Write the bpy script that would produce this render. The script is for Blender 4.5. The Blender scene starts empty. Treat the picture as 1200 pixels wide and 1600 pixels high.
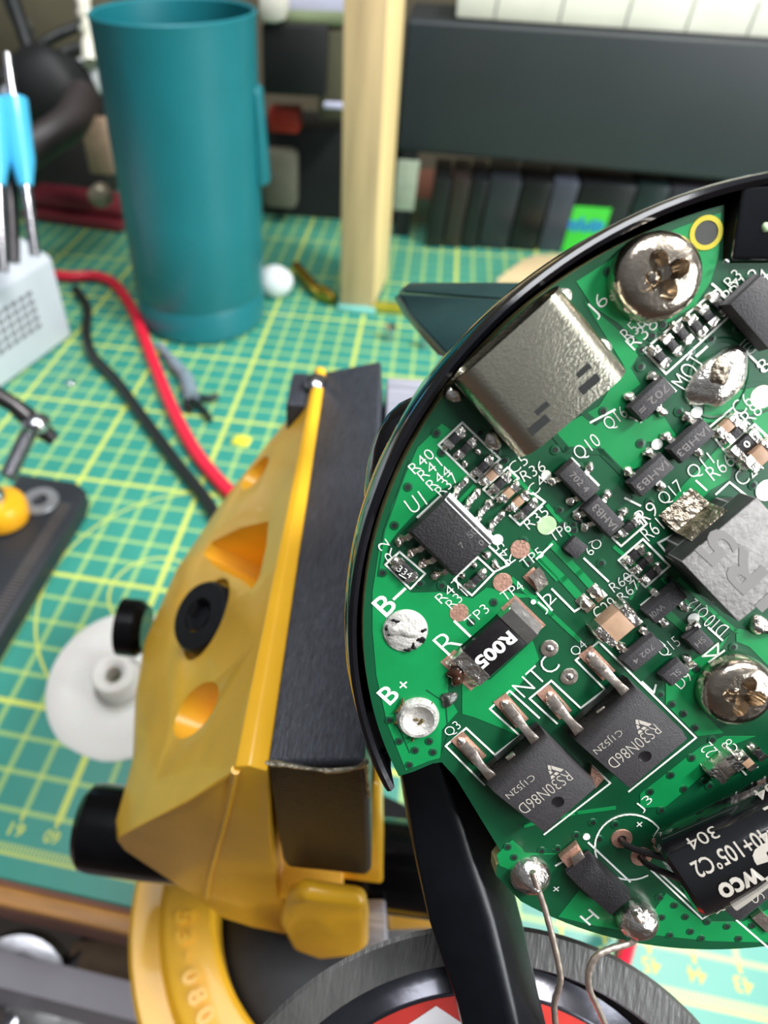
import bpy, bmesh, math, random
from mathutils import Vector, Matrix, Quaternion
S = 0.001                                   # everything below is written in millimetres
SC = bpy.context.scene
COL = SC.collection
random.seed(4)

# ------------------------------------------------------------------ camera
CAM = Vector((93.878, -55.401, 184.867))
RW = Matrix(((0.98166503, 0.19060012, -0.00231564),
             (0.13290902, -0.69314035, -0.70844311),
             (-0.1366344, 0.69514606, -0.70576412)))      # world -> lens axes (right, down, forward)
FPX, CX, CY = 1040.0, 450.0, 800.0
cd = bpy.data.cameras.new('camera'); cam = bpy.data.objects.new('camera', cd); COL.objects.link(cam)
r, d, f = RW[0], RW[1], RW[2]
cam.matrix_world = Matrix(((r[0], -d[0], -f[0], CAM[0]*S), (r[1], -d[1], -f[1], CAM[1]*S),
                           (r[2], -d[2], -f[2], CAM[2]*S), (0, 0, 0, 1)))
cd.sensor_width = 36; cd.sensor_fit = 'AUTO'; cd.lens = FPX*36/1600
cd.shift_x = (600-CX)/1600; cd.shift_y = 0
cd.clip_start = 0.002; cd.clip_end = 20
cd.dof.use_dof = True; cd.dof.focus_distance = 0.0535; cd.dof.aperture_fstop = cd.lens/0.72
cd.dof.aperture_blades = 0
SC.camera = cam

# ------------------------------------------------------------------ light
SC.view_settings.view_transform = 'Standard'; SC.view_settings.look = 'None'
SC.view_settings.gamma = 1; SC.view_settings.exposure = 0.0
SC.view_settings.use_curve_mapping = False
w = bpy.data.worlds.new('world'); SC.world = w; w.use_nodes = True
nt = w.node_tree; bg = nt.nodes['Background']
tc = nt.nodes.new('ShaderNodeTexCoord'); sp = nt.nodes.new('ShaderNodeSeparateXYZ')
rp = nt.nodes.new('ShaderNodeValToRGB')
nt.links.new(tc.outputs['Generated'], sp.inputs[0])
mm_ = nt.nodes.new('ShaderNodeMapRange'); mm_.inputs[1].default_value = -1
nt.links.new(sp.outputs['Z'], mm_.inputs[0]); nt.links.new(mm_.outputs[0], rp.inputs[0])
rp.color_ramp.elements[0].color = (0.30, 0.17, 0.13, 1)
rp.color_ramp.elements[1].color = (0.62, 0.66, 0.72, 1)
e = rp.color_ramp.elements.new(0.5); e.color = (0.16, 0.15, 0.14, 1)
nt.links.new(rp.outputs[0], bg.inputs[0]); bg.inputs[1].default_value = 0.42

def area(name, loc, target, size, power, color=(1, 1, 1), sy=None):
    l = bpy.data.lights.new(name, 'AREA'); o = bpy.data.objects.new(name, l); COL.objects.link(o)
    l.shape = 'RECTANGLE' if sy else 'SQUARE'; l.size = size*S
    if sy: l.size_y = sy*S
    l.energy = power; l.color = color
    o.location = Vector(loc)*S
    o.rotation_euler = (Vector(target)-Vector(loc)).to_track_quat('-Z', 'Y').to_euler()
    return o
area('desk_lamp_light', (520, -30, 700), (90, 60, 80), 190, 7.5, (1, 0.98, 0.95), 110)
area('ceiling_light', (60, 0, 1400), (60, 60, 0), 700, 15, (0.95, 0.97, 1.0))
area('side_fill_light', (950, -350, 380), (90, 60, 100), 500, 8, (0.93, 0.97, 1.0), 420)  # added fill light for metal highlights and right-hand sides; no window known there

# ------------------------------------------------------------------ helpers
def ray(u, v): return RW.transposed() @ Vector(((u-CX)/FPX, (v-CY)/FPX, 1))
def on(u, v, z=0.0): q = ray(u, v); return CAM + q*((z-CAM.z)/q.z)
def onY(u, v, Y): q = ray(u, v); return CAM + q*((Y-CAM.y)/q.y)
def onP(u, v, P, N): q = ray(u, v); return CAM + q*((Vector(P)-CAM).dot(N)/q.dot(N))
def dep(u, v, D): return CAM + ray(u, v)*D

MATS = {}
def srgb(c):
    return tuple(((x/255)/12.92 if x/255 <= 0.04045 else ((x/255+0.055)/1.055)**2.4) for x in c) + (1,)
def mat(name, rgb, rough=0.5, metal=0.0, var=0.12, vscale=200.0, bump=0.0, bscale=800.0, coat=0.0, trans=0.0, spec=None, emit=None, stretch=None, sss=0):
    if name in MATS: return MATS[name]
    m = bpy.data.materials.new(name); m.use_nodes = True; MATS[name] = m
    nt = m.node_tree; b = nt.nodes['Principled BSDF']
    t = nt.nodes.new('ShaderNodeTexCoord'); n = nt.nodes.new('ShaderNodeTexNoise')
    n.inputs['Scale'].default_value = vscale; n.inputs['Detail'].default_value = 3
    src = t.outputs['Object']
    if stretch:
        mp = nt.nodes.new('ShaderNodeMapping'); mp.inputs['Scale'].default_value = stretch
        nt.links.new(src, mp.inputs[0]); src = mp.outputs[0]
    nt.links.new(src, n.inputs['Vector'])
    rr = nt.nodes.new('ShaderNodeValToRGB'); c = srgb(rgb)
    rr.color_ramp.elements[0].position = .3; rr.color_ramp.elements[1].position = .7
    rr.color_ramp.elements[0].color = tuple(x*(1-var) for x in c[:3])+(1,)
    rr.color_ramp.elements[1].color = tuple(min(1, x*(1+var)) for x in c[:3])+(1,)
    nt.links.new(n.outputs['Fac'], rr.inputs[0]); nt.links.new(rr.outputs[0], b.inputs['Base Color'])
    b.inputs['Roughness'].default_value = rough; b.inputs['Metallic'].default_value = metal
    if coat: b.inputs['Coat Weight'].default_value = coat; b.inputs['Coat Roughness'].default_value = 0.08
    if trans: b.inputs['Transmission Weight'].default_value = trans
    if spec is not None: b.inputs['Specular IOR Level'].default_value = spec
    if sss: b.inputs['Subsurface Weight'].default_value = sss; b.inputs['Subsurface Scale'].default_value = 0.004
    if emit: b.inputs['Emission Color'].default_value = c; b.inputs['Emission Strength'].default_value = emit
    if bump:
        n2 = nt.nodes.new('ShaderNodeTexNoise'); n2.inputs['Scale'].default_value = bscale; n2.inputs['Detail'].default_value = 4
        nt.links.new(src, n2.inputs['Vector'])
        bp = nt.nodes.new('ShaderNodeBump'); bp.inputs['Strength'].default_value = bump; bp.inputs['Distance'].default_value = 0.0003
        nt.links.new(n2.outputs['Fac'], bp.inputs['Height']); nt.links.new(bp.outputs[0], b.inputs['Normal'])
    return m

class MB:
    """collects geometry in millimetres, built as ONE mesh"""
    def __init__(s): s.v = []; s.f = []; s.m = []
    def add(s, vs, fs, mi=0):
        o = len(s.v); s.v += [tuple(p) for p in vs]; s.f += [tuple(i+o for i in q) for q in fs]; s.m += [mi]*len(fs); return s
    def prism(s, bot, top, mi=0, side=None):
        n = len(bot); side = mi if side is None else side
        o = len(s.v); s.v += [tuple(p) for p in bot]+[tuple(p) for p in top]
        s.f.append(tuple(o+i for i in reversed(range(n)))); s.m.append(mi)
        s.f.append(tuple(o+n+i for i in range(n))); s.m.append(mi)
        for i in range(n):
            j = (i+1) % n; s.f.append((o+i, o+j, o+n+j, o+n+i)); s.m.append(side)
        return s
    def poly(s, pts, z0, z1, mi=0, side=None):
        return s.prism([(p[0], p[1], z0) for p in pts], [(p[0], p[1], z1) for p in pts], mi, side)
    def box(s, c, h, ang=0, mi=0, tap=1.0):
        ca, sa = math.cos(ang), math.sin(ang)
        def q(sx, sy, sz, k): x, y = sx*h[0]*k, sy*h[1]*k; return (c[0]+x*ca-y*sa, c[1]+x*sa+y*ca, c[2]+sz*h[2])
        r = [(-1, -1), (1, -1), (1, 1), (-1, 1)]
        return s.prism([q(a, b, -1, 1) for a, b in r], [q(a, b, 1, tap) for a, b in r], mi)
    def obox(s, P, ax, ay, az, mi=0):
        """box from a corner P and three edge vectors"""
        P, ax, ay, az = map(Vector, (P, ax, ay, az))
        return s.prism([P, P+ax, P+ax+ay, P+ay], [P+az, P+ax+az, P+ax+ay+az, P+ay+az], mi)
    def lathe(s, prof, c=(0, 0, 0), axis=(0, 0, 1), seg=48, mi=0, a0=0, a1=2*math.pi, ref=None, sx=1, sy=1):
        ax = Vector(axis).normalized(); c = Vector(c)
        x = Vector(ref) if ref else (Vector((1, 0, 0)) if abs(ax.x) < .9 else Vector((0, 1, 0)))
        x = (x-ax*x.dot(ax)).normalized(); y = ax.cross(x)
        full = abs(a1-a0-2*math.pi) < 1e-6; k = seg if full else seg+1
        vs = []
        for i in range(k):
            a = a0+(a1-a0)*i/seg
            for (rr, h) in prof: vs.append(c+ax*h+(x*math.cos(a)*sx+y*math.sin(a)*sy)*rr)
        n = len(prof); fs = []
        for i in range(seg):
            j = (i+1) % k
            for q in range(n-1): fs.append((i*n+q, j*n+q, j*n+q+1, i*n+q+1))
        return s.add(vs, fs, mi)
    def tube(s, pts, r, seg=10, mi=0, cap=True):
        pts = [Vector(p) for p in pts]; n = len(pts)
        rs = r if isinstance(r, (list, tuple)) else [r]*n
        up = None; vs = []
        for i, p in enumerate(pts):
            t = (pts[min(i+1, n-1)]-pts[max(i-1, 0)]).normalized()
            if up is None:
                up = Vector((0, 0, 1)) if abs(t.z) < .9 else Vector((1, 0, 0))
            x = (up-t*up.dot(t)).normalized(); up = x; y = t.cross(x)
            for k in range(seg):
                a = 2*math.pi*k/seg; vs.append(p+(x*math.cos(a)+y*math.sin(a))*rs[i])
        fs = [(i*seg+k, i*seg+(k+1) % seg, (i+1)*seg+(k+1) % seg, (i+1)*seg+k) for i in range(n-1) for k in range(seg)]
        if cap: fs += [tuple(reversed(range(seg))), tuple((n-1)*seg+k for k in range(seg))]
        return s.add(vs, fs, mi)
    def ribbon(s, pts, wid, th, wdir, mi=0):
        """a bent flat strip: width along wdir"""
        wd = Vector(wdir).normalized(); pts = [Vector(p) for p in pts]; n = len(pts); vs = []
        ws = wid if isinstance(wid, (list, tuple)) else [wid]*n
        for i, p in enumerate(pts):
            t = (pts[min(i+1, n-1)]-pts[max(i-1, 0)]).normalized(); nn = wd.cross(t).normalized()
            for a, b in ((-1, -1), (1, -1), (1, 1), (-1, 1)): vs.append(p+wd*a*ws[i]/2+nn*b*th/2)
        fs = [(i*4+k, i*4+(k+1) % 4, i*4+4+(k+1) % 4, i*4+4+k) for i in range(n-1) for k in range(4)]
        fs += [(3, 2, 1, 0), tuple((n-1)*4+k for k in range(4))]
        return s.add(vs, fs, mi)
    def blob(s, c, rx, ry, rz, mi=0, rough=.12, seg=20, rings=9, ang=0, axis=None, half=True):
        """lumpy dome (solder)"""
        c = Vector(c); vs = []; ca, sa = math.cos(ang), math.sin(ang); ph = [random.uniform(0, 6.3) for _ in range(4)]
        lo = 0 if half else -math.pi/2
        for j in range(rings+1):
            t = lo+(math.pi/2-lo)*j/rings
            for i in range(seg):
                a = 2*math.pi*i/seg
                k = 1+rough*(math.sin(2*a+ph[0])*.6+math.sin(3*a+ph[1]+t)*.5+math.sin(5*a+ph[2]+2*t)*.25)*math.cos(t)
                kz = 1+rough*.8*math.sin(a*2+ph[3])*math.cos(t)
                x, y = math.cos(a)*math.cos(t)*rx*k, math.sin(a)*math.cos(t)*ry*k
                vs.append(c+Vector((x*ca-y*sa, x*sa+y*ca, math.sin(t)*rz*kz)))
        fs = [(j*seg+i, j*seg+(i+1) % seg, (j+1)*seg+(i+1) % seg, (j+1)*seg+i) for j in range(rings) for i in range(seg)]
        return s.add(vs, fs, mi)
    def build(s, name, mats, parent=None, bevel=0, seg=2, smooth=True, ang=35):
        me = bpy.data.meshes.new(name)
        me.from_pydata([(x*S, y*S, z*S) for x, y, z in s.v], [], s.f)
        mats = mats if isinstance(mats, (list, tuple)) else [mats]
        for m in mats: me.materials.append(MATS[m] if isinstance(m, str) else m)
        me.polygons.foreach_set('material_index', s.m)
        bm = bmesh.new(); bm.from_mesh(me)
        bmesh.ops.remove_doubles(bm, verts=bm.verts, dist=1e-7)
        bmesh.ops.recalc_face_normals(bm, faces=bm.faces)
        if bevel:
            ed = [e for e in bm.edges if len(e.link_faces) == 2 and e.calc_face_angle(0) > math.radians(30)]
            bmesh.ops.bevel(bm, geom=ed, offset=bevel*S, segments=seg, profile=.5, affect='EDGES', clamp_overlap=True)
        if smooth:
            for fc in bm.faces: fc.smooth = True
            for e_ in bm.edges:
                if len(e_.link_faces) == 2 and e_.calc_face_angle(0) > math.radians(ang): e_.smooth = False
        bm.to_mesh(me); bm.free()
        o = bpy.data.objects.new(name, me); COL.objects.link(o)
        if parent: o.parent = parent
        return o

def tag(o, label=None, cat=None, group=None, kind=None):
    if label: o['label'] = label
    if cat: o['category'] = cat
    if group: o['group'] = group
    if kind: o['kind'] = kind
    return o
def empty(name, label, cat, loc=(0, 0, 0), group=None):
    o = bpy.data.objects.new(name, None); COL.objects.link(o); o.empty_display_size = .01
    o.location = Vector(loc)*S; return tag(o, label, cat, group)
def hide_off(o, root):                      # keep mesh coordinates in world mm although the root stands elsewhere
    o.matrix_parent_inverse = Matrix.Translation(-root.location); return o
def part(mb, name, m, root, **k):
    o = mb.build(name, m, root, **k); return hide_off(o, root)
def sub(mb, name, m, par, **k): return mb.build(name, m, par, **k)

_fc = bpy.data.curves.new('lettering', 'FONT'); _fo = bpy.data.objects.new('lettering', _fc)
_fc.align_x = 'CENTER'; _fc.align_y = 'CENTER'; _glyph = {}
def glyphs(txt, bold=0.0):
    key = (txt, bold)
    if key not in _glyph:
        if _fo.name not in COL.objects: COL.objects.link(_fo)
        _fc.body = txt; _fc.size = 1; _fc.offset = bold; _fc.resolution_u = 3
        bpy.context.view_layer.update()
        ev = _fo.evaluated_get(bpy.context.evaluated_depsgraph_get()); me = ev.to_mesh()
        me.calc_loop_triangles(); vs = [(v.co.x, v.co.y) for v in me.vertices]; fs = [tuple(t.vertices) for t in me.loop_triangles]
        ev.to_mesh_clear()
        xs = [v[0] for v in vs]; ys = [v[1] for v in vs]
        cx, cy = (min(xs)+max(xs))/2, (min(ys)+max(ys))/2
        W, H = max(xs)-min(xs), max(ys)-min(ys)
        _glyph[key] = ([((x-cx), (y-cy)) for x, y in vs], fs, W, H)
    return _glyph[key]
def text(mb, txt, c, xdir, ydir, width, height, mi=0, bold=0.0, mapf=None):
    vs, fs, W, H = glyphs(txt, bold)
    c, xd, yd = Vector(c), Vector(xdir), Vector(ydir)
    sx = width/W; sy = height/H
    if mapf: mb.add([mapf(x*sx, y*sy) for x, y in vs], fs, mi)
    else: mb.add([c+xd*(x*sx)+yd*(y*sy) for x, y in vs], fs, mi)

def spline(pts, n=6):
    P = [Vector(p) for p in pts]; out = []
    for i in range(len(P)-1):
        p0, p1, p2, p3 = P[max(i-1, 0)], P[i], P[i+1], P[min(i+2, len(P)-1)]
        for k in range(n):
            t = k/n
            out.append(.5*((2*p1)+(p2-p0)*t+(2*p0-5*p1+4*p2-p3)*t*t+(3*p1-p0-3*p2+p3)*t**3))
    return out+[P[-1]]

# ------------------------------------------------------------------ materials
mat('pcb_dark', (8, 74, 44), .36, 0, .1, 300, coat=.12)
mat('pcb_pour', (14, 130, 70), .34, 0, .1, 260, bump=.05, bscale=900, coat=.12)
mat('pcb_edge', (196, 190, 130), .6, 0, .2, 900)
mat('silk', (232, 236, 228), .55, 0, .06, 2500)
mat('solder', (232, 226, 218), .24, 1, .1, 900, bump=.6, bscale=1500)
mat('solder_smooth', (238, 234, 228), .2, 1, .1, 500, bump=.15, bscale=700)
mat('solder_burnt', (172, 160, 142), .32, 1, .5, 1400, bump=.9, bscale=1900)
mat('dull_solder', (205, 202, 196), .55, .55, .3, 900, bump=.7, bscale=1300)
mat('tin', (226, 212, 200), .32, 1, .15, 900, bump=.25, bscale=1500)
mat('steel_shell', (214, 210, 190), .22, 1, .08, 160, bump=.12, bscale=5000)
mat('copper_pad', (206, 160, 140), .4, .7, .12, 2500, bump=.2, bscale=5000)
mat('gold_ring', (190, 178, 60), .4, .5, .1)
mat('epoxy', (34, 32, 34), .5, 0, .2, 3000, bump=.25, bscale=6000)
mat('epoxy_grey', (54, 52, 54), .55, 0, .12, 3000, bump=.2, bscale=7000)
mat('black_gloss', (12, 13, 18), .12, 0, .2, 400, bump=.06, bscale=500, coat=.6)
mat('sleeve', (14, 14, 17), .13, 0, .2, 300, bump=.12, bscale=300, coat=.7)
mat('marking', (176, 170, 160), .6, 0, .05)
mat('marking_faint', (120, 116, 114), .6, 0, .05)
mat('resin', (24, 22, 24), .25, 0, .2, 2000)
mat('ceramic', (170, 138, 112), .45, 0, .1, 1500)
mat('hole_dark', (6, 12, 9), .7, 0, .1)
mat('ferrite', (150, 148, 146), .7, .15, .12, 1500, bump=.35, bscale=2600)
mat('ferrite_side', (52, 54, 52), .5, 0, .2, 1500)
mat('ferrite_mark', (128, 126, 125), .8, 0, .1)
mat('screw_metal', (196, 184, 168), .2, 1, .14, 700, bump=.35, bscale=900)
mat('tp_pale', (178, 206, 160), .5, .2, .12, 1500)
mat('lead', (216, 200, 186), .4, .9, .12, 900, bump=.2)

# ================================================================== SETTING
def struct(o, label=None): o['kind'] = 'structure'; return o
mat('plaster', (96, 90, 72), .9, 0, .15, 6)
mat('floor_mat', (82, 74, 68), .8, 0, .2, 8)
struct(MB().obox((-900, 620, -750), (2400, 0, 0), (0, 30, 0), (0, 0, 1900)).build('wall_back', 'plaster'))
struct(MB().obox((-900, -700, -760), (2400, 0, 0), (0, 1350, 0), (0, 0, 10)).build('floor', 'floor_mat'))

# mat grid -----------------------------------------------------------
def mat_mat():
    m = bpy.data.materials.new('cutting_mat_pvc'); m.use_nodes = True; MATS['mat'] = m
    nt = m.node_tree; b = nt.nodes['Principled BSDF']; L = nt.links
    g = nt.nodes.new('ShaderNodeNewGeometry'); s = nt.nodes.new('ShaderNodeSeparateXYZ'); L.new(g.outputs['Position'], s.inputs[0])
    def M(op, a, b_=None, c=None):
        n = nt.nodes.new('ShaderNodeMath'); n.operation = op
        for i, x in enumerate((a, b_, c)):
            if x is None: continue
            if isinstance(x, (int, float)): n.inputs[i].default_value = x
            else: L.new(x, n.inputs[i])
        return n.outputs[0]
    def line(co, per, off, half):
        t = M('ADD', M('MULTIPLY', co, 1000.0/per), 1000.0+.5-off/per)
        fr = M('ABSOLUTE', M('SUBTRACT', M('FRACT', t), .5))
        return M('LESS_THAN', fr, half/per)
    X, Y = s.outputs['X'], s.outputs['Y']
    thin = M('MAXIMUM', line(X, 10, 0, .85), line(Y, 10, 0, .75))
    bold = M('MAXIMUM', line(X, 50, 20, 1.05), line(Y, 50, 30, .95))
    cross = M('MULTIPLY', line(X, 10, 0, .85), line(Y, 10, 0, .75))
    inside = M('GREATER_THAN', Y, -0.0008)
    border = M('GREATER_THAN', Y, -0.0008)
    n = nt.nodes.new('ShaderNodeTexNoise'); n.inputs['Scale'].default_value = 60; L.new(g.outputs['Position'], n.inputs[0])
    def mix(fac, a, b_):
        x = nt.nodes.new('ShaderNodeMix'); x.data_type = 'RGBA'; L.new(fac, x.inputs[0])
        for i, c in ((6, a), (7, b_)):
            if isinstance(c, tuple): x.inputs[i].default_value = c
            else: L.new(c, x.inputs[i])
        return x.outputs[2]
    base = mix(n.outputs['Fac'], srgb((42, 132, 116)), srgb((60, 150, 134)))
    c = mix(M('MULTIPLY', M('MULTIPLY', thin, inside), .8), base, srgb((158, 194, 112)))
    c = mix(M('MULTIPLY', M('MULTIPLY', bold, inside), .85), c, srgb((202, 214, 96)))
    c = mix(M('MULTIPLY', M('MULTIPLY', cross, inside), .5), c, srgb((206, 216, 110)))
    tick = M('MULTIPLY', line(X, 1, 0, .28), M('MULTIPLY', M('GREATER_THAN', Y, -.0105), M('LESS_THAN', Y, -.0080)))
    rl = M('MULTIPLY', M('GREATER_THAN', Y, -.0110), M('LESS_THAN', Y, -.0102))
    c = mix(M('MULTIPLY', M('MAXIMUM', tick, rl), .8), c, srgb((196, 206, 96)))
    L.new(c, b.inputs['Base Color']); b.inputs['Roughness'].default_value = .42
mat_mat()
mat('mat_ink', (196, 206, 96), .5, 0, .05)
mat('desk_wood', (176, 124, 64), .5, 0, .2, 60, stretch=(1, 8, 8))
mat('desk_brown', (132, 84, 66), .55, 0, .12, 60, stretch=(1, 8, 8))
M0 = MB().poly([(-320, -16.2), (420, -16.2), (420, 470), (-320, 470)], -2, 0)
cm = M0.build('cutting_mat', 'mat', bevel=.4)
tag(cm, 'green cutting mat with yellow centimetre grid covering the desk', 'cutting mat')
tm = MB()
for c in range(-6, 32):
    if c % 1 == 0:
        text(tm, str(62-c) if c <= 30 else '0', (c*10, -4.6, .05), (-1, 0, 0), (0, -1, 0), 4.2 if 62-c > 9 else 2, 3.4, bold=.02)
        tm.box((c*10, -1.4, .03), (.45, .9, .02))
sub(tm, 'printed_number', 'mat_ink', cm, smooth=False)
def circ3(a, b, c):
    ax, ay, bx, by, cx, cy = a.x, a.y, b.x, b.y, c.x, c.y
    D = 2*(ax*(by-cy)+bx*(cy-ay)+cx*(ay-by))
    ux = ((ax*ax+ay*ay)*(by-cy)+(bx*bx+by*by)*(cy-ay)+(cx*cx+cy*cy)*(ay-by))/D
    uy = ((ax*ax+ay*ay)*(cx-bx)+(bx*bx+by*by)*(ax-cx)+(cx*cx+cy*cy)*(bx-ax))/D
    return Vector((ux, uy, 0)), math.hypot(ax-ux, ay-uy)
am = MB()
for tri in (((58, 1010), (110, 857), (233, 783)), ((180, 963), (171, 925), (213, 880))):
    c_, r_ = circ3(*[on(*p) for p in tri]); am.lathe([(r_-.45, .04), (r_+.45, .04)], c_, seg=90)
sub(am, 'printed_arc', 'mat_ink', cm)

# desk: top board, lipped edge, drawer below
dk = empty('desk', 'wooden desk under the cutting mat, with tan edge strip and brown front', 'desk', (60, -18, -2))
part(MB().obox((-420, -17, -22), (900, 0, 0), (0, 560, 0), (0, 0, 20)), 'desk_top', 'desk_brown', dk)
part(MB().obox((-420, -21.5, -6), (900, 0, 0), (0, 4.6, 0), (0, 0, 3.6)), 'edge_strip', 'desk_wood', dk, bevel=1.2)
part(MB().obox((-420, -20.5, -24), (900, 0, 0), (0, 3.4, 0), (0, 0, 17.9)), 'front_panel', 'desk_brown', dk, bevel=.8)

# open drawer with metal odds and ends, seen past the desk edge
mat('drawer_grey', (128, 124, 130), .6, 0, .1, 30)
mat('drawer_inside', (96, 86, 80), .7, 0, .2, 40)
dr = empty('drawer', 'grey open drawer sticking out below the front of the desk', 'drawer', (0, -60, -90))
part(MB().obox((-140, -150, -92), (260, 0, 0), (0, 128, 0), (0, 0, 2)), 'drawer_bottom', 'drawer_inside', dr)
part(MB().obox((-140, -34, -90), (260, 0, 0), (0, 8, 0), (0, 0, 55)), 'drawer_back', 'drawer_grey', dr)
mat('chrome', (190, 190, 196), .2, 1, .1, 60, bump=.1, bscale=300)
mat('dark_metal', (70, 68, 70), .35, .8, .2, 120)
def onz(u, v, z=-84): return on(u, v, z)
p1 = onz(20, 1568)
s1 = MB(); s1.lathe([(14, -6), (19, -6), (21, 0), (19, 6), (14, 6), (12, 0), (14, -6)], p1, (0.1, -.2, 1), seg=36)
tag(s1.build('socket_ring', 'chrome'), 'chrome ring lying in the drawer below the desk, beside the spanner', 'ring')
a, b = onz(25, 1600, -80), onz(52, 1555, -80); dv = (b-a).normalized()
tag(MB().tube([a-dv*30, a, b, b+dv*3], [4, 4, 4, 2.5], 14).build('punch', 'chrome'), 'bright steel rod tool lying in the drawer beside the chrome ring', 'tool')
a, b = onz(60, 1600, -82), onz(95, 1545, -82); dv = (b-a).normalized()
sp_ = MB().tube([a-dv*40, a, b, b+dv*20], [5, 5, 5.5, 3], 12)
tag(sp_.build('screwdriver_handle', 'dark_metal'), 'dark round tool handle in the drawer between the rod and the foil', 'tool')
a = onz(140, 1590, -84)
fo = MB(); fo.blob(a, 26, 15, 10, rough=.5, seg=26)
tag(fo.build('crumpled_foil', mat('foil', (190, 188, 186), .35, .9, .3, 200, bump=1, bscale=160)), 'crumpled silver foil in the drawer below the desk', 'foil')
a = onz(190, 1560, -84)
tag(MB().box((a.x+4, a.y, -84), (22, 16, 6), .2).build('cardboard_piece', mat('card', (128, 106, 84), .8)), 'brown cardboard piece in the drawer beside the foil', 'cardboard')

# ================================================================== VISE
mat('vise_yellow', (244, 184, 42), .38, 0, .07, 90, bump=.12, bscale=400, coat=.25)
mat('jaw_black', (66, 69, 78), .4, .35, .3, 1400, bump=.8, bscale=2200, stretch=(3, .25, 1))
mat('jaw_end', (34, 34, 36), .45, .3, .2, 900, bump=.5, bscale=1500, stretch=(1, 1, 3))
mat('jaw_worn', (168, 160, 140), .45, .8, .4, 1500, bump=.8, bscale=1500)
mat('rod_black', (20, 20, 23), .18, .6, .2, 200)
mat('bolt_black', (30, 31, 35), .42, .3, .2, 300)
mat('rail_steel', (176, 178, 192), .45, .3, .25, 500, bump=.5, bscale=900, stretch=(.2, 4, 1))
O = Vector((85.0, -23.8, 0)); T = Vector((-.071, .9975, 0)); P = Vector((-.9975, -.071, 0))
def V(s_, a_, z_): return O+T*s_+P*a_+Vector((0, 0, z_))
vs_ = empty('bench_vise', 'yellow cast bench vise with black jaw bar, gripping the black housing', 'vise', (85, 10, 0))
# the jaw bar: profile found on its end face, run along the jaw
def endface(u, v, s0=0): return onP(u, v, V(s0, 0, 113), T)
prof = [endface(*q) for q in ((415, 1193), (570, 1190), (579, 1250), (580, 1362), (574, 1369), (450, 1356), (441, 1346))]
jb = MB(); far = [q+T*79 for q in prof]
n_ = len(prof); o_ = jb.prism(prof, far, 0)
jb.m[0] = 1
bar = part(jb, 'jaw_bar', ['jaw_black', 'jaw_end'], vs_, bevel=.7, seg=3)
wr = MB()
ed = [endface(u, v)+Vector((0, 0, .25))-T*.12 for u, v in ((414, 1192), (440, 1194), (480, 1200), (520, 1203), (560, 1198), (571, 1190))]
wr.tube(spline(ed, 4), [.2+.2*random.random() for _ in range(21)], 6)
ed = [endface(u, v)+T*.1 for u, v in ((572, 1192), (573, 1215), (575, 1232), (577, 1245))]
wr.tube(spline(ed, 4), [.15+.2*random.random() for _ in range(13)], 6)
wo = sub(wr, 'worn_edge', 'jaw_worn', bar)
# casting
sts = [(-1, 25.5, 75, 0), (4, 27, 71, 0), (17, 27.5, 70, 0), (30, 31, 69, 0), (42, 32.5, 69, 0), (54, 28.5, 76, 0), (66, 20.5, 85, 0), (74, 13, 93, 0), (79, 7, 100, 0)]
vv, ff = [], []
for (s_, ao, zo, _) in sts:
    k = (s_+1)/80; wdt = 3.2-1.6*k; zb = 50+k*30
    pr = [(-.4, 96), (-.4, 113.2), (wdt*.5, 114), (wdt, 113.4), (wdt+.7, 111.4),
          (wdt+(ao-wdt)*.3, 111.4-(111.4-zo)*.27), (wdt+(ao-wdt)*.65, 111.4-(111.4-zo)*.62), (ao-1.2, zo+3), (ao, zo), (ao-.6, zo-4),
          (ao*.62, zb+4+(zo-zb)*.25), (ao*.35, zb), (4, zb-3), (-4, zb-5), (-11, zb-3), (-12, zb+6), (-11, zb+15), (-1, zb+17)]
    if s_ < 0: vv += [V(s_+max(0, a_-9)*.22, a_, z_-max(0, a_-9)*.17) for a_, z_ in pr]
    else: vv += [V(s_+(2 if s_ < 5 else 0), a_, z_) for a_, z_ in pr]
N_ = len(pr)
for i in range(len(sts)-1):
    for j in range(N_):
        q = (j+1) % N_; ff.append((i*N_+j, i*N_+q, (i+1)*N_+q, (i+1)*N_+j))
ff += [tuple(reversed(range(N_))), tuple((len(sts)-1)*N_+j for j in range(N_))]
cb = MB(); cb.add(vv, ff)
cast = cb.build('jaw_casting', 'vise_yellow', None, bevel=1.3, seg=4)
NS = (P*.86+Vector((0, 0, .53))).normalized(); PS = V(10, 3.5, 112)
cut = MB()
def cutter(pts, dpt, dz=0):
    A = [onP(u, v, PS, NS) for u, v in pts]
    c_ = sum(A, Vector())/len(A)
    cut.prism([c_+(q-c_)*.72-NS*dpt for q in A], [q+NS*14 for q in A])
def ell(cx, cy, a_, b_, ang, n=20):
    return [(cx+a_*math.cos(t)*math.cos(ang)-b_*math.sin(t)*math.sin(ang), cy+a_*math.cos(t)*math.sin(ang)+b_*math.sin(t)*math.cos(ang)) for t in [2*math.pi*i/n for i in range(n)]]
cutter(ell(398, 738, 40, 13, math.radians(-58)), 6)
cutter([(426, 800), (422, 850), (410, 905), (396, 932), (378, 915), (340, 895), (322, 872), (335, 850), (380, 818)], 9)
cutter(ell(303, 1108, 66, 30, math.radians(-54)), 6)
from mathutils.bvhtree import BVHTree
_bv = BVHTree.FromPolygons([Vector(q) for q in cb.v], cb.f)
_h = _bv.ray_cast(CAM, ray(322, 966).normalized())[0]
NB = (NS+(CAM-_h).normalized()*.55).normalized(); bc = _h+NB*.6
_x = T; _x = (_x-NB*_x.dot(NB)).normalized(); _y = NB.cross(_x)
_c = [(_x*math.cos(t)+_y*math.sin(t)) for t in [2*math.pi*i/32 for i in range(32)]]
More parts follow.
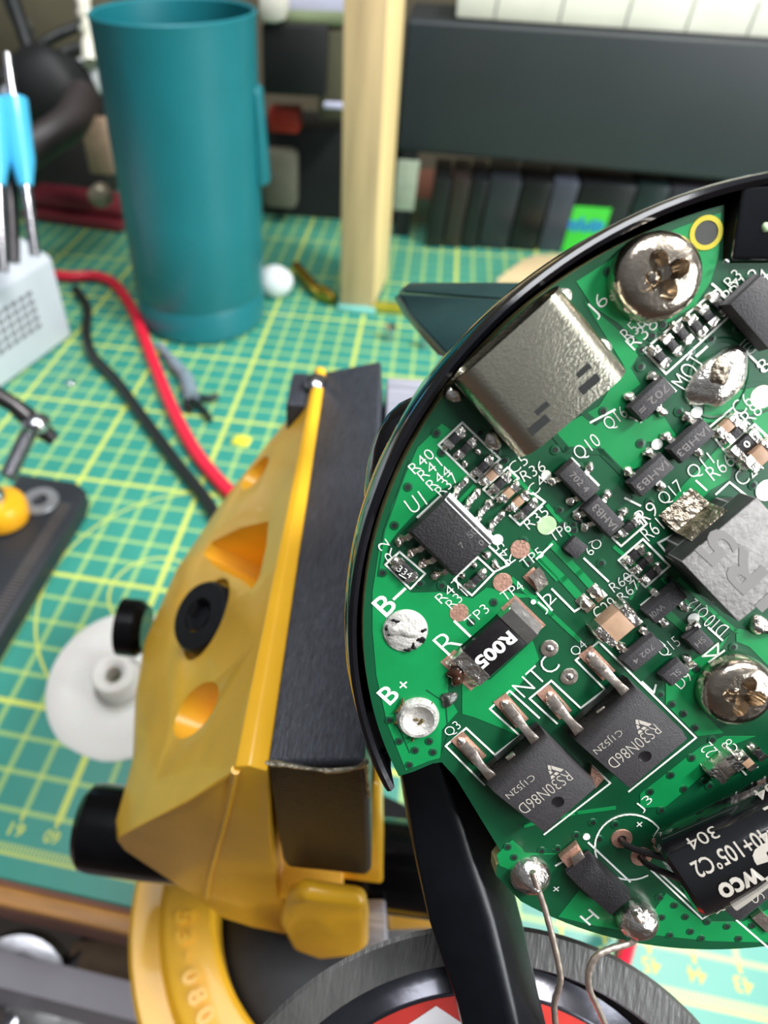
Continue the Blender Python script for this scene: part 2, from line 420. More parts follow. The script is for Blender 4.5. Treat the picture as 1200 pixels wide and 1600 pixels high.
cut.prism([bc-NB*2.6+q*7.3 for q in _c], [bc+NB*16+q*7.3+(P*3.5 if q.dot(P) > 0 else Vector()) for q in _c])
cu = cut.build('pocket_cutter', 'vise_yellow', None, smooth=False)
md = cast.modifiers.new('b', 'BOOLEAN'); md.object = cu; md.operation = 'DIFFERENCE'; md.solver = 'EXACT'
bpy.context.view_layer.update()
me = bpy.data.meshes.new_from_object(cast.evaluated_get(bpy.context.evaluated_depsgraph_get()))
cast.modifiers.clear(); cast.data = me
bpy.data.objects.remove(cu)
bm = bmesh.new(); bm.from_mesh(me)
ed_ = [e_ for e_ in bm.edges if len(e_.link_faces) == 2 and e_.calc_face_angle(0) > math.radians(42)]
bmesh.ops.bevel(bm, geom=ed_, offset=.5*S, segments=2, profile=.5, affect='EDGES', clamp_overlap=True)
for fc in bm.faces: fc.smooth = True
for e_ in bm.edges: e_.smooth = not (len(e_.link_faces) == 2 and e_.calc_face_angle(0) > math.radians(40))
bm.to_mesh(me); bm.free()
cast.parent = vs_; hide_off(cast, vs_)
_bv2 = BVHTree.FromPolygons([v.co/S for v in cast.data.vertices], [tuple(p.vertices) for p in cast.data.polygons])
pts = []
for u, v in ((368, 1203), (364, 1225), (356, 1260), (347, 1295), (337, 1330), (328, 1365), (323, 1400), (326, 1425)):
    h_ = _bv2.ray_cast(CAM, ray(u, v).normalized())[0]
    if h_: pts.append(h_)
if len(pts) > 3:
    so = part(MB().tube(spline(pts, 4), .55, 8), 'mould_seam', 'vise_yellow', vs_)
# lower knuckle under the bar, side plate
kn = MB()
a0_ = [endface(u, v, -4) for u, v in ((448, 1412), (470, 1402), (500, 1408), (572, 1418), (576, 1440), (575, 1484), (560, 1496), (500, 1502), (455, 1486), (436, 1450))]
kn.prism(a0_, [q+T*3 for q in a0_])
part(kn, 'pivot_knuckle', 'vise_yellow', vs_, bevel=1.6, seg=4)
pl_ = [endface(u, v, 4) for u, v in ((577, 1225), (594, 1228), (597, 1330), (600, 1425), (590, 1436), (520, 1425), (500, 1385), (560, 1340))]
part(MB().prism(pl_, [q+T*9 for q in pl_]), 'side_plate', 'vise_yellow', vs_, bevel=.8, seg=3)
yb = [onP(u, v, V(3, 0, 60), T) for u, v in ((596, 1400), (690, 1402), (700, 1452), (602, 1456))]
part(MB().prism(yb, [q+T*2 for q in yb]), 'fixed_body', 'vise_yellow', vs_, bevel=1, seg=3)
gb = [onP(u, v, V(0, 0, 60), T) for u, v in ((560, 1425), (602, 1425), (606, 1500), (560, 1500))]
part(MB().prism(gb, [q+T*2 for q in gb]), 'steel_link', 'rail_steel', vs_, bevel=.5)
# second jaw's far end, grey steel
g_ = MB(); g_.obox(V(38, -12.3, 92), T*41, -P*15, (0, 0, 20.5))
part(g_, 'steel_jaw', 'rail_steel', vs_, bevel=.5)
g_ = MB()
g_.obox(V(68.5, 6.2, 97), T*11, -P*6, (0, 0, 15))
part(g_, 'jaw_backing', 'jaw_black', vs_, bevel=.8)
c_ = on(494, 592, 114)
part(MB().blob((c_.x, c_.y, 113), 2.1, 2.6, 1.6, rough=.05), 'jaw_rivet', 'chrome', vs_)
# pivot bolt with hexagon recess
bl_ = MB().lathe([(0, -7), (5.9, -7), (6.2, .4), (5.7, 1.2), (2.9, 1.3)], bc, NB, 48)
bl_.lathe([(2.9, 1.3), (2.7, 1.0), (2.5, -.4), (0, -.4)], bc, NB, 6)
part(bl_, 'pivot_bolt', 'bolt_black', vs_)
# lead screw along the vise
A_ = on(131, 1290, 58); B_ = A_ - P*64
ax_ = (B_-A_).normalized()
rd = MB().lathe([(0, 0), (6.2, 0), (7.4, 1.2), (7.6, 3), (7.6, 64), (0, 64)], A_, ax_, 48)
part(rd, 'screw_rod', 'rod_black', vs_)
part(MB().lathe([(0, 3.2), (5.0, 3.2), (6.4, 5), (6.4, 9), (0, 9)], on(252, 985, 62), P, 36), 'knob_end', 'rod_black', vs_)
# round base: stepped ring with cast numerals
bcn = Vector((100, -10, 0))
rb = MB().lathe([(30.5, 9), (30.8, 21), (32, 22.2), (41, 22.2), (42, 21.6), (42.6, 19.5), (43.4, 18.8), (49, 18.8), (50, 17.5), (50.3, 2)], bcn, (0, 0, 1), 60, a0=math.radians(150), a1=math.radians(300))
ring = part(rb, 'base_ring', 'vise_yellow', vs_)
et = MB()
for i, ch in enumerate('53-080'):
    a = math.radians(196.5+i*5.6); c_ = bcn+Vector((math.cos(a)*37.4, math.sin(a)*37.4, 22.3))
    rd_ = Vector((math.cos(a), math.sin(a), 0)); tg = Vector((-math.sin(a), math.cos(a), 0))
    text(et, ch, c_, tg, -rd_, 2.6 if ch != '-' else 1.4, 4 if ch != '-' else .7, bold=.04)
eo = sub(et, 'cast_numeral', 'vise_yellow', ring, smooth=False)
sm = eo.modifiers.new('s', 'SOLIDIFY'); sm.thickness = .0009; sm.offset = 0
part(MB().lathe([(0, 8.5), (28, 8.5), (30.4, 7), (30.4, 1), (0, 1)], bcn, (0, 0, 1), 60), 'swivel_plate', 'bolt_black', vs_)
part(MB().lathe([(0, 9), (14, 9), (14, 56), (0, 56)], V(20, -4, 0), (0, 0, 1), 40), 'swivel_post', 'bolt_black', vs_)

# ================================================================== BOARD FRAME
ncam = Vector((-.017, .231, -.973)).normalized()
BC = Vector(((1192-CX)/FPX, (972-CY)/FPX, 1))*51.0
exc = (Vector((1, 0, 0))-ncam*ncam.x).normalized(); eyc = ncam.cross(exc)
RT = RW.transposed()
EX, EY, EN = RT @ exc, RT @ eyc, RT @ ncam
BW = CAM + RT @ BC
BM = Matrix(((EX.x, EY.x, EN.x, BW.x*S), (EX.y, EY.y, EN.y, BW.y*S), (EX.z, EY.z, EN.z, BW.z*S), (0, 0, 0, 1)))
def bl(u, v, h=0.0):
    d_ = Vector(((u-CX)/FPX, (v-CY)/FPX, 1)); t = (BC+ncam*h).dot(ncam)/d_.dot(ncam); q = d_*t-BC
    return Vector((q.dot(exc), q.dot(eyc)))
def b3(u, v, h=0.0): q = bl(u, v, h); return Vector((q.x, q.y, h))
AR = math.radians(46.0); AD = math.radians(-44.0)
UR = Vector((math.cos(AR), math.sin(AR), 0)); UD = Vector((math.cos(AD), math.sin(AD), 0))

# ================================================================== CIRCUIT BOARD (mesh coordinates in board millimetres, z off the board)
pcb = bpy.data.objects.new('circuit_board', None); COL.objects.link(pcb); pcb.matrix_world = BM; pcb.empty_display_size = .01
tag(pcb, 'round green circuit board crowded with soldered components, standing in the black housing', 'circuit board')
def bp(mb, name, m, par=None, **k): return mb.build(name, m, par or pcb, **k)
RB = 30.55
def arc(a0, a1, n, R=RB): return [(R*math.cos(a0+(a1-a0)*i/n), R*math.sin(a0+(a1-a0)*i/n)) for i in range(n+1)]
q0 = bl(1132, 324); q1 = bl(1129, 411); aa = math.atan2(q0.y, q0.x)
l0 = bl(632, 1209); l1 = [bl(*q) for q in ((645, 1206), (676, 1193), (690, 1191), (712, 1215), (787, 1338), (776, 1352), (775, 1368), (812, 1410))]
a_l0 = math.atan2(l0.y, l0.x) % (2*math.pi); a_l1 = math.atan2(l1[-1].y, l1[-1].x) % (2*math.pi)
a_r = math.atan2(q0.y, -q0.x)
out = arc(aa, a_l0, 60)+[tuple(q) for q in l1[:-1]]+arc(a_l1, 2*math.pi+a_r, 90)+[(-q0.x, q1.y), (q1.x, q1.y)]
bp(MB().poly(out, -1.6, 0, 0, 1), 'substrate', ['pcb_dark', 'pcb_edge'], ang=20)

def pour(pts, mb, z=.035): mb.poly([tuple(bl(*p)) for p in pts], 0.0, z)
pm = MB()
pour([(652, 700), (690, 662), (705, 672), (684, 697), (735, 745), (690, 765), (650, 800), (622, 830), (608, 850), (598, 882), (642, 926), (690, 925), (738, 935), (760, 918), (800, 926), (850, 932), (806, 934), (716, 1012), (700, 1060), (700, 1085), (715, 1112), (690, 1140), (688, 1184), (672, 1188), (634, 1203), (605, 1130), (588, 1055), (582, 985), (582, 925), (592, 860), (612, 790)], pm)
pour([(912, 470), (965, 515), (1003, 545), (985, 575), (1000, 600), (975, 620), (985, 640), (1010, 655), (1030, 640), (1062, 690), (1035, 690), (1010, 690), (1000, 730), (975, 735), (940, 704), (890, 700), (866, 672), (935, 635), (975, 572)], pm)
pour([(900, 440), (960, 402), (1060, 356), (1126, 332), (1126, 345), (1122, 400), (1110, 440), (1085, 478), (1060, 492), (1000, 535), (965, 505), (925, 478)], pm)
pour([(1065, 760), (1045, 790), (1085, 790), (1110, 765), (1140, 748), (1150, 700), (1130, 690), (1098, 725)], pm)
pour([(1130, 615), (1200, 600), (1200, 700), (1165, 640), (1150, 640), (1120, 660), (1098, 660), (1100, 635)], pm)
pour([(722, 1068), (765, 1062), (800, 1030), (832, 1000), (842, 1030), (800, 1085), (768, 1108), (812, 1150), (790, 1140), (740, 1120), (722, 1115)], pm)
pour([(1040, 1060), (1075, 1035), (1120, 1010), (1140, 990), (1110, 1040), (1098, 1080), (1105, 1120), (1130, 1145), (1090, 1150), (1040, 1100)], pm)
pour([(1092, 1168), (1130, 1150), (1180, 1150), (1140, 1165), (1115, 1195), (1070, 1235), (1040, 1260), (1000, 1262), (1000, 1240)], pm)
pour([(872, 1432), (905, 1390), (960, 1432), (1010, 1440), (1040, 1395), (1098, 1440), (1160, 1440), (1200, 1420), (1200, 1472), (1110, 1470), (1000, 1458), (930, 1446)], pm)
pour([(776, 1335), (800, 1312), (815, 1325), (820, 1332), (870, 1334), (830, 1336), (800, 1360), (780, 1352)], pm)
pour([(1150, 990), (1200, 975), (1200, 1040), (1170, 1010), (1150, 1002)], pm)
bp(pm, 'copper_pour', 'pcb_pour', smooth=False)
tr = MB()
def trace(pts, wd, z0=.0, z1=.05, mb=tr, hx=0, round_=False):
    P_ = [bl(*p) for p in pts]
    for i in range(len(P_)-1):
        a, b = P_[i], P_[i+1]; dd = (b-a)
        if dd.length < 1e-6: continue
        dd.normalize(); nn = Vector((-dd.y, dd.x))*wd/2; a_ = a-dd*wd*.35; b_ = b+dd*wd*.35
        mb.prism([(*(a_-nn), z0), (*(b_-nn), z0), (*(b_+nn), z0), (*(a_+nn), z0)], [(*(a_-nn), z1), (*(b_-nn), z1), (*(b_+nn), z1), (*(a_+nn), z1)])
for p_, w_ in (([(862, 850), (905, 895), (932, 925)], .55), ([(842, 868), (880, 905), (912, 940)], .6), ([(800, 905), (862, 960), (905, 1000)], .35),
               ([(740, 760), (716, 785)], .3), ([(800, 740), (835, 775), (838, 790)], .3), ([(1060, 905), (1120, 962), (1148, 985), (1200, 992)], .3),
               ([(1035, 905), (1110, 975)], .25), ([(1045, 960), (1090, 1000)], .6), ([(946, 960), (930, 1010)], .3), ([(855, 790), (905, 850)], .3), ([(828, 860), (870, 905)], .3),
               ([(1000, 905), (985, 935)], .25), ([(1010, 915), (1040, 935)], .25), ([(820, 1290), (900, 1270), (960, 1262)], .3), ([(990, 880), (960, 855)], .3)):
    trace(p_, w_)
bp(tr, 'copper_trace', 'pcb_pour', smooth=False)
tk = MB()
for p_, w_ in (([(868, 682), (884, 702), (940, 706), (985, 752)], .45), ([(905, 640), (930, 660), (945, 650)], .4), ([(935, 700), (975, 745), (990, 775)], .3),
               ([(1040, 765), (1050, 792), (1046, 820)], .45), ([(640, 720), (600, 830), (590, 900)], .12), ([(1098, 610), (1200, 600)], .3), ([(1150, 660), (1200, 640)], .2),
               ([(640, 1176), (620, 1130), (632, 1118)], .12), ([(666, 1078), (696, 1098), (700, 1150), (688, 1184)], .12)):
    trace(p_, w_, .0, .045, tk)
bp(tk, 'mask_gap', 'pcb_dark', smooth=False)

# silkscreen ----------------------------------------------------------
sk = MB(); ZS = .06
def lab(t, p, q, h=.84, mb=None, z=ZS, bold=-.014, k=None, mi=0):
    mb = mb or sk
    A, B = bl(*p, z), bl(*q, z); dd = B-A; L_ = dd.length; dd.normalize(); up = Vector((-dd.y, dd.x, 0)); n = max(len(t), 2)
    wd = k or L_*(n-.22)/(n-1) if len(t) > 1 else h*.7
    c_ = (A+B)/2
    text(mb, t, (c_.x, c_.y, z+.012), (dd.x, dd.y, 0), up, wd, h, mi, bold)
def one(t, p, h, ang=AR, wf=.75, mb=None, z=ZS, bold=0.0, mi=0):
    c_ = bl(*p, z); text(mb or sk, t, (c_.x, c_.y, z+.012), (math.cos(ang), math.sin(ang), 0), (-math.sin(ang), math.cos(ang), 0), h*wf, h, mi, bold)
for a_ in (('R40', (647, 731), (670, 710)), ('R41', (660, 742), (682, 724)), ('R44', (674, 757), (697, 737)), ('R37', (688, 767), (708, 747)),
           ('U1', (643, 790), (656, 781), 1.25), ('R2', (609, 867), (599, 852)), ('C5', (802, 731), (816, 720)), ('R36', (820, 743), (845, 729)), ('C4', (832, 766), (845, 752)),
           ('R35', (826, 818), (849, 800)), ('R45', (796, 876), (779, 855)), ('R47', (689, 934), (714, 912)), ('R31', (704, 944), (722, 928)),
           ('TP5', (820, 880), (842, 864)), ('TP4', (789, 931), (811, 916)), ('TP3', (734, 971), (756, 952)), ('TP6', (864, 838), (885, 824)),
           ('J2', (849, 948), (861, 936), 1.2), ('R1', (696, 1006), (716, 988), 1.9), ('NTC', (817, 1074), (858, 1038), 1.55), ('Q3', (702, 1144), (713, 1135), .95),
           ('Q4', (899, 1018), (910, 1009), .95), ('C29', (934, 959), (956, 943), 1.15), ('R60', (959, 917), (980, 902)), ('R67', (972, 932), (992, 914)), ('J6', (929, 485), (942, 471), 1.3),
           ('J3', (1002, 1261), (1013, 1251), 1.1), ('Q16', (951, 663), (973, 646), 1.15), ('Q10', (905, 709), (930, 690), 1.25), ('Q17', (1037, 780), (1060, 761), 1.2),
           ('Q11', (1082, 739), (1107, 720), 1.2), ('L1', (1080, 774), (1092, 762), 1.2), ('R66', (1113, 739), (1138, 719), 1.15), ('C6', (1153, 638), (1166, 626), 1.15), ('R8', (1168, 652), (1180, 640), 1.1),
           ('C24', (1157, 748), (1183, 726), 1.2), ('R9', (1003, 807), (1018, 796), 1.2), ('R61', (1010, 835), (1028, 820), 1.15), ('R56', (979, 523), (999, 503), 1.0), ('R38', (989, 535), (1017, 506), 1.0),
           ('MOT', (1064, 597), (1087, 564), 1.3), ('D10', (1128, 985), (1109, 970), 1.1), ('Q12', (1101, 957), (1084, 942), 1.0), ('C22', (1121, 1186), (1104, 1168), 1.05), ('C8', (1145, 1171), (1136, 1162), .9),
           ('D9', (1061, 1067), (1072, 1057), 1.1), ('Q15', (1036, 1019), (1056, 1004), 1.15), ('Q9', (932, 848), (921, 859), .9), ('R7', (1138, 462), (1152, 447), .95), ('R12', (1150, 455), (1178, 430), .95), ('R4', (1176, 446), (1192, 432), .95),
           ('R3', (1140, 441), (1150, 430), .85), ('Q21', (1178, 545), (1166, 533), 1.0), ('8', (1192, 572), (1193, 571), 1.0)):
    lab(*a_)
one('B', (601, 945), 1.7, bold=.01); one('-', (624, 928), .22, wf=6); one('B', (607, 1085), 1.6, bold=.01); one('+', (630, 1070), .75, wf=1)
one('H', (921, 1433), 1.35, wf=.85); one('+', (869, 1389), .6, wf=1); one('+', (999, 1288), .6, wf=1); one('-', (1096, 549), .2, wf=5)
def line(pts, wd=.15): trace(pts, wd, .03, ZS+.01, sk)
for pts in ([(722, 660), (781, 717), (744, 753), (685, 695), (722, 660)], [(793, 730), (810, 747), (771, 779), (755, 764), (793, 730)],
            [(832, 770), (851, 784), (812, 820), (796, 805)], [(624, 862), (664, 896), (641, 920), (602, 882), (624, 862)],
            [(746, 870), (772, 894), (737, 930), (709, 905), (746, 870)], [(764, 853), (795, 882), (772, 893)], [(652, 808), (687, 776)],
            [(1121, 451), (1151, 483), (1040, 584), (1005, 547), (1121, 451)], [(1067, 499), (1095, 533)], [(1112, 444), (1121, 451)],
            [(997, 802), (1010, 818), (970, 853), (956, 840), (997, 802)], [(1004, 842), (1046, 884), (1008, 917), (966, 875), (1004, 842)],
            [(1178, 663), (1199, 683), (1152, 725), (1131, 704), (1178, 663)], [(1143, 638), (1107, 668), (1090, 650)], [(1116, 684), (1131, 704)],
            [(1058, 832), (1028, 848), (1063, 890), (1120, 945)], [(1118, 772), (1139, 753), (1160, 770), (1200, 800)],
            [(696, 1165), (728, 1137), (773, 1179), (812, 1149), (765, 1107), (796, 1079), (842, 1121)], [(696, 1165), (757, 1226)],
            [(827, 1091), (861, 1063), (907, 1106), (945, 1077), (899, 1031), (935, 1002), (1087, 1152), (982, 1236)], [(827, 1091), (870, 1130)],
            [(850, 1303), (953, 1223), (925, 1196)], [(838, 873), (862, 850)], [(838, 925), (862, 953)], [(912, 872), (950, 908)], [(862, 920), (897, 955), (905, 950)],
            [(1017, 1359), (1097, 1435), (1120, 1420)], [(1021, 1355), (1100, 1428)], [(1150, 1437), (1200, 1480)], [(919, 1316), (984, 1377)], [(900, 1350), (880, 1345), (868, 1352)],
            [(1106, 980), (1128, 1000)], [(1097, 1025), (1121, 1005), (1121, 1023), (1097, 1025)], [(1107, 1034), (1131, 1016)], [(1003, 1065), (1021, 1082), (1024, 1070)],
            [(975, 905), (1000, 890)], [(922, 660), (960, 640)], [(984, 652), (1001, 659)], [(1038, 594), (1055, 611)], [(875, 737), (893, 716), (905, 728)], [(915, 738), (935, 758)],
            [(896, 800), (912, 786), (925, 790)], [(976, 778), (1000, 790)], [(1003, 760), (984, 748)], [(1001, 945), (1023, 928)], [(1048, 912), (1070, 935)], [(1015, 990), (1038, 1008)],
            [(968, 1018), (990, 1040)], [(1080, 990), (1090, 1005)], [(932, 962), (975, 940)], [(1110, 1192), (1134, 1215)], [(1138, 1180), (1165, 1210)], [(1158, 1172), (1183, 1198)],
            [(1160, 545), (1195, 580)], [(1160, 500), (1175, 520)]):
    line(pts)
line([(984+55*math.cos(t), 1323+51*math.sin(t)) for t in [math.radians(a) for a in range(60, 331, 10)]], .14)
for u, v, r_ in ((777, 843, .42), (1026, 694, .4), (853, 742, .36), (1197, 766, .8), (1088, 644, .4), (1083, 966, .45), (1077, 1038, .4), (916, 1307, .3), (1191, 455, .5), (833, 940, .2)):
    c_ = bl(u, v); sk.lathe([(0, ZS+.02), (r_, ZS+.02), (r_, 0)], (c_.x, c_.y, 0), seg=16)
bp(sk, 'silkscreen_print', 'silk', smooth=False)

# plated holes ---------------------------------------------------------
vm, vr = MB(), MB()
for u, v in ((926, 1285), (961, 1288), (936, 1311), (900, 1305), (871, 1326), (1030, 1402), (1053, 1414), (1070, 1432), (1033, 1433), (1104, 1440), (1078, 1455), (1046, 1461), (1095, 1466), (1135, 1447), (1174, 1446), (1153, 1466),
             (1047, 1211), (1015, 1237), (1080, 1184), (1068, 1233), (1108, 1228), (1033, 1266), (1031, 1085), (1049, 1100), (1067, 1115), (1085, 1137), (1088, 1045), (1145, 1011), (1112, 1156), (1100, 1221),
             (681, 677), (750, 676), (775, 706), (690, 707), (788, 720), (637, 761), (616, 821), (597, 895), (656, 912), (825, 880), (817, 845), (690, 915), (608, 1125), (670, 1158), (648, 1172), (676, 1175), (639, 1195), (623, 1158),
             (771, 941), (736, 972), (950, 425), (1002, 547), (1018, 525), (1035, 508), (1000, 573), (1157, 467), (1153, 514), (1110, 530), (1078, 550), (942, 643), (867, 703), (1000, 693), (1014, 785), (879, 821), (939, 880), (1044, 903), (1176, 758),
             (895, 820), (903, 815), (896, 828), (793, 1323), (803, 1339), (846, 1329), (1060, 643), (873, 797), (905, 731), (910, 770)):
    c_ = bl(u, v); vr.lathe([(.2, .075), (.36, .055), (.40, .0)], (c_.x, c_.y, 0), seg=12)
    vm.lathe([(0, .06), (.21, .06)], (c_.x, c_.y, 0), seg=10)
bp(vr, 'via_rings', 'pcb_dark', smooth=True); bp(vm, 'via_holes', 'hole_dark', smooth=False)

# hole with gold ring
c_ = bl(1102.7, 364)
hr = bp(MB().lathe([(.78, .02), (.78, .09), (1.1, .09), (1.14, 0)], (c_.x, c_.y, 0), seg=40), 'mounting_hole', 'gold_ring')
bp(MB().lathe([(0, .05), (.8, .05)], (c_.x, c_.y, 0), seg=32), 'hole_interior', mat('hole_grey', (48, 50, 46), .6), hr)
# test pads
for u, v, r_, m_ in ((854, 821, .74, 'tp_pale'), (812.5, 858, .76, 'copper_pad'), (785, 910, .76, 'copper_pad'), (717, 957, .76, 'copper_pad'), (1190, 620, .85, 'lead')):
    c_ = bl(u, v); bp(MB().lathe([(0, .07), (r_-.04, .07), (r_, .0)], (c_.x, c_.y, 0), seg=32), 'test_pad', m_)
for u, v in ((858, 1013), (889, 1057)):
    c_ = bl(u, v); o_ = bp(MB().lathe([(.3, .12), (.5, .13), (.68, .1), (.72, 0)], (c_.x, c_.y, 0), seg=28), 'thermistor_pad', 'tin')
    bp(MB().blob((c_.x, c_.y, .08), .33, .33, .2, rough=.05), 'solder_plug', 'solder_smooth', o_)
for u, v in ((971, 1310), (1001.6, 1338)):
    c_ = bl(u, v); o_ = bp(MB().lathe([(.36, .1), (.86, .1), (.9, 0)], (c_.x, c_.y, 0), seg=32), 'capacitor_pad', 'copper_pad')
    bp(MB().lathe([(0, .07), (.38, .07)], (c_.x, c_.y, 0), seg=20), 'pad_hole', 'hole_dark', o_)
# battery pads
c_ = bl(633, 985); o_ = MB().lathe([(0, .42), (.8, .4), (1.3, .3), (1.68, .16), (1.78, 0)], (c_.x, c_.y, 0), seg=40)
o_.blob((c_.x-.2, c_.y+.2, .3), .9, .8, .3, rough=.4); bneg = bp(o_, 'battery_pad', 'dull_solder'); tag(bneg, 'charred flat pad marked B minus')
ch = MB()
for du, dv, r_ in ((-12, -16, .38), (-22, 2, .26), (22, 12, .42), (12, 22, .3), (-4, 12, .22), (27, -2, .25), (-16, -8, .3), (4, 28, .26), (-30, -6, .2)):
    p_ = bl(633+du, 985+dv); ch.blob((p_.x, p_.y, .26), r_, r_*.7, .13, rough=.6, seg=12, rings=3, ang=random.random()*3)
bp(ch, 'burnt_flux', 'resin', bneg)
c_ = bl(652, 1120); o_ = MB().lathe([(0, .1), (.45, .12), (.9, .3), (1.25, .62), (1.5, .6), (1.68, .3), (1.75, 0)], (c_.x, c_.y, 0), seg=40)
bpos = bp(o_, 'battery_pad', 'dull_solder'); tag(bpos, 'dished solder pad marked B plus')
ch = MB()
for du, dv, r_ in ((-30, -14, .32), (-34, 6, .22), (6, 6, .3), (-2, 2, .22), (-24, -26, .24), (-8, 33, .18), (20, -22, .16)):
    p_ = bl(652+du, 1120+dv); ch.blob((p_.x, p_.y, .1 if r_ == .3 else .2), r_, r_*.6, .2, rough=.6, seg=12, rings=3, ang=random.random()*3)
bp(ch, 'burnt_flux', mat('flux', (88, 74, 36), .5, 0, .3, 900), bpos)
c_ = bl(700, 1092); bp(MB().blob((c_.x, c_.y, 0), .55, .75, .45, rough=.35), 'burnt_flux', mat('char', (62, 66, 60), .3, .2, .4, 900, bump=.6))

# solder joints with wires ----------------------------------------------
def joint(u, v, rx, ry, rz, m='solder', rough=.12, name='solder_joint', ang=0):
    c_ = bl(u, v); return bp(MB().blob((c_.x, c_.y, 0), rx, ry, rz, rough=rough, seg=32, rings=12, ang=ang), name, m)
mj = joint(1121, 592, 1.75, 2.35, 1.0, 'solder', .16, ang=-.5); _q = bl(1127, 585, .9); bp(MB().blob((_q.x, _q.y, .75), .8, .9, .38, rough=.4, ang=.5), 'copper_strand', 'solder_burnt', mj); tag(mj, 'large rough motor solder joint')
c_ = bl(1121, 592); bp(MB().lathe([(2.2, .0), (2.45, .08), (2.6, 0)], (c_.x, c_.y, 0), seg=40, sx=.85, sy=1.12), 'pad_rim', 'pcb_dark', mj)
j1 = MB(); c_ = bl(827, 1366)
j1.lathe([(1.75, 0), (1.68, .35), (1.4, .8), (.95, 1.15), (.55, 1.5), (.3, 1.9), (0, 2.05)], (c_.x, c_.y, 0), seg=36)
jo1 = bp(j1, 'solder_joint', 'solder')
j2 = MB(); c_ = bl(990, 1427)
j2.lathe([(1.6, 0), (1.75, .5), (1.6, 1.15), (1.15, 1.7), (.6, 2.0), (0, 2.1)], (c_.x, c_.y, 0), seg=36)
jo2 = bp(j2, 'solder_joint', 'solder')
inv = BM.inverted()
def loc(pw): return inv @ (Vector(pw)*S) / S       # world mm -> board mm
def wire(pts, r_, par):                           # u, v, height above board plane
    P_ = []
    for u, v, h in pts: q = b3(u, v, h); P_.append(q)
    P_ = spline(P_, 8)
    return bp(MB().tube(P_, [r_*(1+.06*math.sin(i*1.7)) for i in range(len(P_))], 12), 'lead_wire', 'lead', par)
wire([(832, 1362, 1.6), (838, 1382, 1.7), (851, 1420, 1.6), (864, 1468, 1.8), (875, 1520, 2.0), (874, 1540, 2.0), (866, 1570, 1.8), (869, 1610, 1.4)], .26, jo1)
wire([(992, 1428, 1.6), (1000, 1442, 1.6), (998, 1458, 1.4), (985, 1473, 1.3), (955, 1482, 1.4), (932, 1494, 1.5), (920, 1518, 1.6), (921, 1545, 1.6), (934, 1575, 1.4), (950, 1612, 1.0)], .27, jo2)

# small chip parts -------------------------------------------------------
def smd(u, v, dirn, L_, W_, H_, name='resistor', body='epoxy', endm='solder', term=.28, bodyless=False, fat=.05):
    D_ = UR if dirn == 'r' else UD; ang = AR if dirn == 'r' else AD
    c_ = bl(u, v, H_)
    if bodyless:
        root = None
        for s_ in (-1, 1):
            q = Vector((c_.x, c_.y, 0))+D_*s_*(L_/2-.12)
            bp(MB().blob(q, W_*.5, W_*.5, .25, rough=.25, seg=12, rings=4, ang=ang), 'solder_pad', endm)
        return
    root = bp(MB().box((c_.x, c_.y, H_/2+.03), (L_/2*(1-term), W_/2, H_/2), ang), name, body, bevel=.03)
    for s_ in (-1, 1):
        q = Vector((c_.x, c_.y, 0))+D_*s_*(L_/2-L_*term/2*.9)
        t_ = MB().box((q.x, q.y, H_/2+.05), (L_*term/2, W_/2+fat, H_/2+.03), ang)
        q2 = Vector((c_.x, c_.y, 0))+D_*s_*(L_/2+.1)
        t_.blob((q2.x, q2.y, 0), .26, W_*.5, H_*.75, rough=.2, seg=12, rings=4, ang=ang)
        bp(t_, 'terminal', endm, root, bevel=0)
    return root
R4 = (1.15, .5, .38)
for u, v in ((1032, 557), (1051, 539), (1067, 521), (1089, 509), (1107, 493), (1124, 475)): smd(u, v, 'd', 1.5, .58, .38)
for u, v in ((711, 686), (728, 701), (755, 729)): smd(u, v, 'r', 1.5, .58, .38)
smd(738, 716, 'r', 1.5, .55, .3, bodyless=True)
smd(782.5, 756, 'r', 1.5, .58, .38); smd(824, 796, 'r', 1.5, .58, .38)
for u, v in ((769, 743), (796, 770), (811, 784)): smd(u, v, 'r', 1.5, .6, .5, 'capacitor', 'ceramic')
smd(733, 893, 'r', 1.45, .5, .3, bodyless=True); smd(744.5, 906, 'r', 1.45, .58, .38)
for u, v in ((760, 867), (774, 882)):
    c_ = bl(u, v); bp(MB().blob((c_.x, c_.y, 0), .3, .42, .3, rough=.3, seg=12, rings=4, ang=AR), 'solder_pad', 'solder')
for u, v in ((992.6, 868.6), (1005, 881), (1018, 897)): smd(u, v, 'r', 1.45, .56, .38)
smd(983, 824, 'r', 1.6, .6, .42)
smd(1138, 666, 'r', 1.6, .75, .6, 'capacitor', 'ceramic'); smd(1151, 676, 'r', 1.6, .6, .42)
r66 = smd(1166, 694, 'r', 2.0, .95, .5, term=.24)
tx = MB(); one('0', (1167, 694), .55, AR+math.pi, mb=tx, z=.57, bold=.02); bp(tx, 'marking', 'silk', r66, smooth=False)
smd(1190, 712, 'r', 2.2, 1.2, .9, 'capacitor', 'ceramic')
r2 = smd(632.5, 892, 'd', 1.85, .95, .5, term=.24)
tx = MB(); lab('334', (625, 889), (640, 898), .5, mb=tx, z=.57); trace([(622, 894), (637, 903)], .06, .5, .57, tx); bp(tx, 'marking', 'silk', r2, smooth=False)
c29 = smd(966, 978, 'r', 2.9, 1.9, 1.3, 'capacitor', 'ceramic', term=.2); tag(c29, 'large tan ceramic capacitor')
smd(1135, 1201, 'r', 2.2, 1.6, 1.0, 'capacitor', 'tin', term=.3); smd(1168, 1192, 'd', 1.5, .7, .6, 'capacitor', 'ceramic'); smd(1186, 1178, 'd', 1.3, .6, .4)
